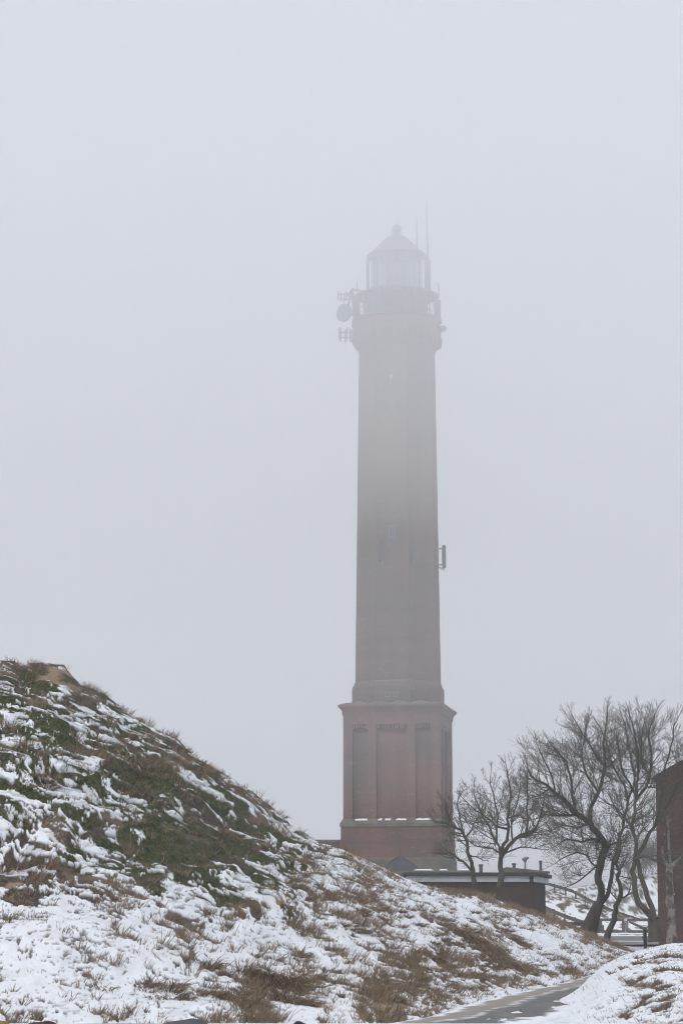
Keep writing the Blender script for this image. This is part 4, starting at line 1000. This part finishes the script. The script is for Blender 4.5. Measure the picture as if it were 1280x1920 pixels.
tree('twin-stemmed bare tree with thick curved trunk right of the gate', 113, [
    ([(1228, 1766, 0), (1226, 1740, 0), (1224, 1722, 0)], 12.0, 10.0, 0.99),
    ([(1224, 1724, 0), (1212, 1708, -0.1), (1197, 1695, -0.2), (1190, 1678, -0.2), (1189, 1658, -0.2), (1185, 1634, -0.1), (1190, 1612, 0), (1192, 1584, 0), (1187, 1553, 0), (1190, 1490, 0.2), (1196, 1440, 0.5), (1192, 1395, 0.7), (1182, 1350, 0.8)], 6.8, 1.2, 0.5),
    ([(1225, 1722, 0), (1221, 1697, 0.2), (1210, 1667, 0.2), (1200, 1640, 0.1), (1192, 1614, 0.05), (1191, 1592, 0)], 5.6, 4.0, 0.95),
    ([(1192, 1606, 0), (1206, 1585, 0.3), (1217, 1560, 0.5), (1230, 1543, 0.7), (1250, 1508, 1.0), (1268, 1475, 1.2)], 4.4, 1.5, 0.4),
    ([(1190, 1612, 0), (1206, 1603, -0.6), (1228, 1613, -0.9), (1248, 1622, -1.1)], 3.4, 1.4, 0.6),
    ([(1192, 1500, 0.2), (1214, 1462, 0.6), (1222, 1420, 0.8), (1216, 1370, 0.9), (1226, 1340, 0.9)], 3.0, 0.9, 0.2),
    ([(1228, 1546, 0.6), (1236, 1500, 1.6), (1243, 1450, 2.0), (1258, 1400, 2.2), (1266, 1350, 2.3)], 3.0, 0.9, 0.2),
    ([(1187, 1556, 0), (1168, 1530, -0.8), (1150, 1512, -1.3), (1128, 1500, -1.6)], 2.4, 0.8, 0.2),
    ([(1190, 1490, 0.2), (1172, 1455, -0.6), (1160, 1420, -0.9), (1156, 1380, -1.0)], 2.4, 0.8, 0.2),
    ([(1262, 1485, 1.1), (1280, 1440, 1.4), (1290, 1390, 1.5), (1284, 1350, 1.5)], 2.2, 0.9, 0.2),
    ([(1204, 1440, 0.6), (1200, 1400, -0.4), (1206, 1360, -0.6)], 1.8, 0.8, 0.2)],
    'bark_lichen', 2.5, 0.22, 0.04, 3, 21, 0.20)
tree('pale mottled trunk standing close against the brick house', 108, [
    ([(1259, 1768, 0), (1257, 1711, 0), (1253, 1671, 0), (1252, 1641, 0), (1255, 1625, 0)], 8.5, 6.0, 0.99),
    ([(1255, 1628, 0), (1266, 1616, -0.2), (1284, 1600, -0.4), (1310, 1570, -0.6), (1330, 1530, -0.6)], 4.4, 1.6, 0.4),
    ([(1254, 1630, 0), (1247, 1615, -0.2), (1240, 1590, -0.3), (1247, 1555, -0.3), (1262, 1520, -0.2)], 3.2, 1.0, 0.5)],
    'bark_pale', 1.1, 0.42, 0.05, 3, 31, 0.6)
def shrub(label, u, v, D, n, L, mname, seed, wid):
    random.seed(seed); b = P(u, v, D); b.z = float(land(b.x, b.y)) - 0.05
    t = thing('bare_shrub', label, 'shrub', b, 0, 'shrubs'); tb = Tubes()
    for k in range(n):
        d = np.array([random.gauss(0, wid), random.gauss(0, wid), 1.0]); d /= np.linalg.norm(d)
        grow(tb, np.array(b) + np.array([random.gauss(0, 0.3 * L * wid), random.gauss(0, 0.2), 0]), d, L * random.uniform(0.6, 1.1), 0.02, 1, 3, 0.03, 0.3)
    tb.build('branches', b, M[mname], t)
shrub('dark dense shrub against the right corner of the tower foot', 868, 1628, 176, 26, 1.3, 'twig', 41, 0.6)
shrub('low bare shrub on the snowy slope left of the leaning trunk', 1102, 1712, 192, 7, 1.3, 'twig', 42, 0.5)
shrub('fog-pale tall shrub on the far dune seen between the trunks', 1215, 1650, 258, 22, 4.2, 'twig', 43, 0.4)
shrub('fog-pale lower shrub on the far dune below the crown', 1180, 1660, 255, 16, 2.8, 'twig', 44, 0.5)

# ------------------------------------------------------------------ stones at the very bottom edge
def stone(name, label, u, v, D, rx, ry, rz_, mname, seed):
    c = P(u, v, D); rr = np.random.default_rng(seed)
    bm = bmesh.new(); bmesh.ops.create_icosphere(bm, subdivisions=4, radius=1.0)
    for vv in bm.verts:
        p = np.array(vv.co); n = float(fbm(np.array([p[0] * 1.3 + seed]), np.array([p[1] * 1.3 + p[2] * 1.7]), seed, 4)[0])
        k = 1 + 0.16 * n; vv.co = Vector((p[0] * rx * k, p[1] * ry * k, max(p[2], -0.8) * rz_ * k))
    zmax = max(vv.co.z for vv in bm.verts)
    me = bpy.data.meshes.new(name); bm.to_mesh(me); bm.free()
    o = link(name, me, M[mname], None, True); o.location = (c.x, D, c.z - zmax)
    return tag(o, label, 'boulder', 'boulders along the lower edge')
stone('boulder', 'reddish brown boulder at the lower edge near the left corner', 78, 1914, 15, 0.17, 0.25, 0.22, 'red_boulder', 3)
stone('boulder', 'long grey boulder at the lower edge, widest of the row', 345, 1910.5, 15, 0.46, 0.35, 0.28, 'boulder', 5)
stone('boulder', 'black rounded boulder at the lower edge below the straw tussocks', 560, 1914, 15, 0.13, 0.2, 0.2, 'dark_boulder', 8)
stone('boulder', 'yellow lichen covered boulder in the lower left corner', 6, 1913, 15, 0.06, 0.12, 0.16, 'lichen_boulder', 9)
q = P(144, 1918, 39.5)
cb = MB().box(-0.18, 0.18, -0.12, 0.12, -0.12, 0.10).build('concrete_block', M['concrete'], None, False, 0.015); cb.location = (q.x, q.y, q.z); cb.rotation_euler = (0.05, 0, 0.15)
tag(cb, 'pale concrete block lying in the snow near the lower left corner', 'block')

# ------------------------------------------------------------------ haze and the low cloud the tower top stands in
def volume_box(name, lo, hi, dens, colr, aniso=0.0):
    o = MB().box(lo[0], hi[0], lo[1], hi[1], lo[2], hi[2]).build(name)
    m_ = bpy.data.materials.new(name); m_.use_nodes = True; nt = m_.node_tree; nt.nodes.clear()
    out = nt.nodes.new('ShaderNodeOutputMaterial'); v = nt.nodes.new('ShaderNodeVolumePrincipled')
    v.inputs['Density'].default_value = dens; v.inputs['Color'].default_value = (*colr, 1); v.inputs['Anisotropy'].default_value = aniso
    nt.links.new(v.outputs[0], out.inputs['Volume']); o.data.materials.append(m_)
    return o
tag(volume_box('haze', (-720, -220, -1.6), (720, 1020, 76), 0.0006, (0.95, 0.97, 1.0)), kind='stuff')
for zlow, dens in ((10, 0.0022), (34, 0.0112), (54, 0.014)):
    tag(volume_box('low_cloud', (-715 + zlow / 20, -215 + zlow / 20, zlow), (715 - zlow / 20, 1015 - zlow / 20, 74 - zlow / 20), dens, (0.95, 0.97, 1.0)), kind='stuff')
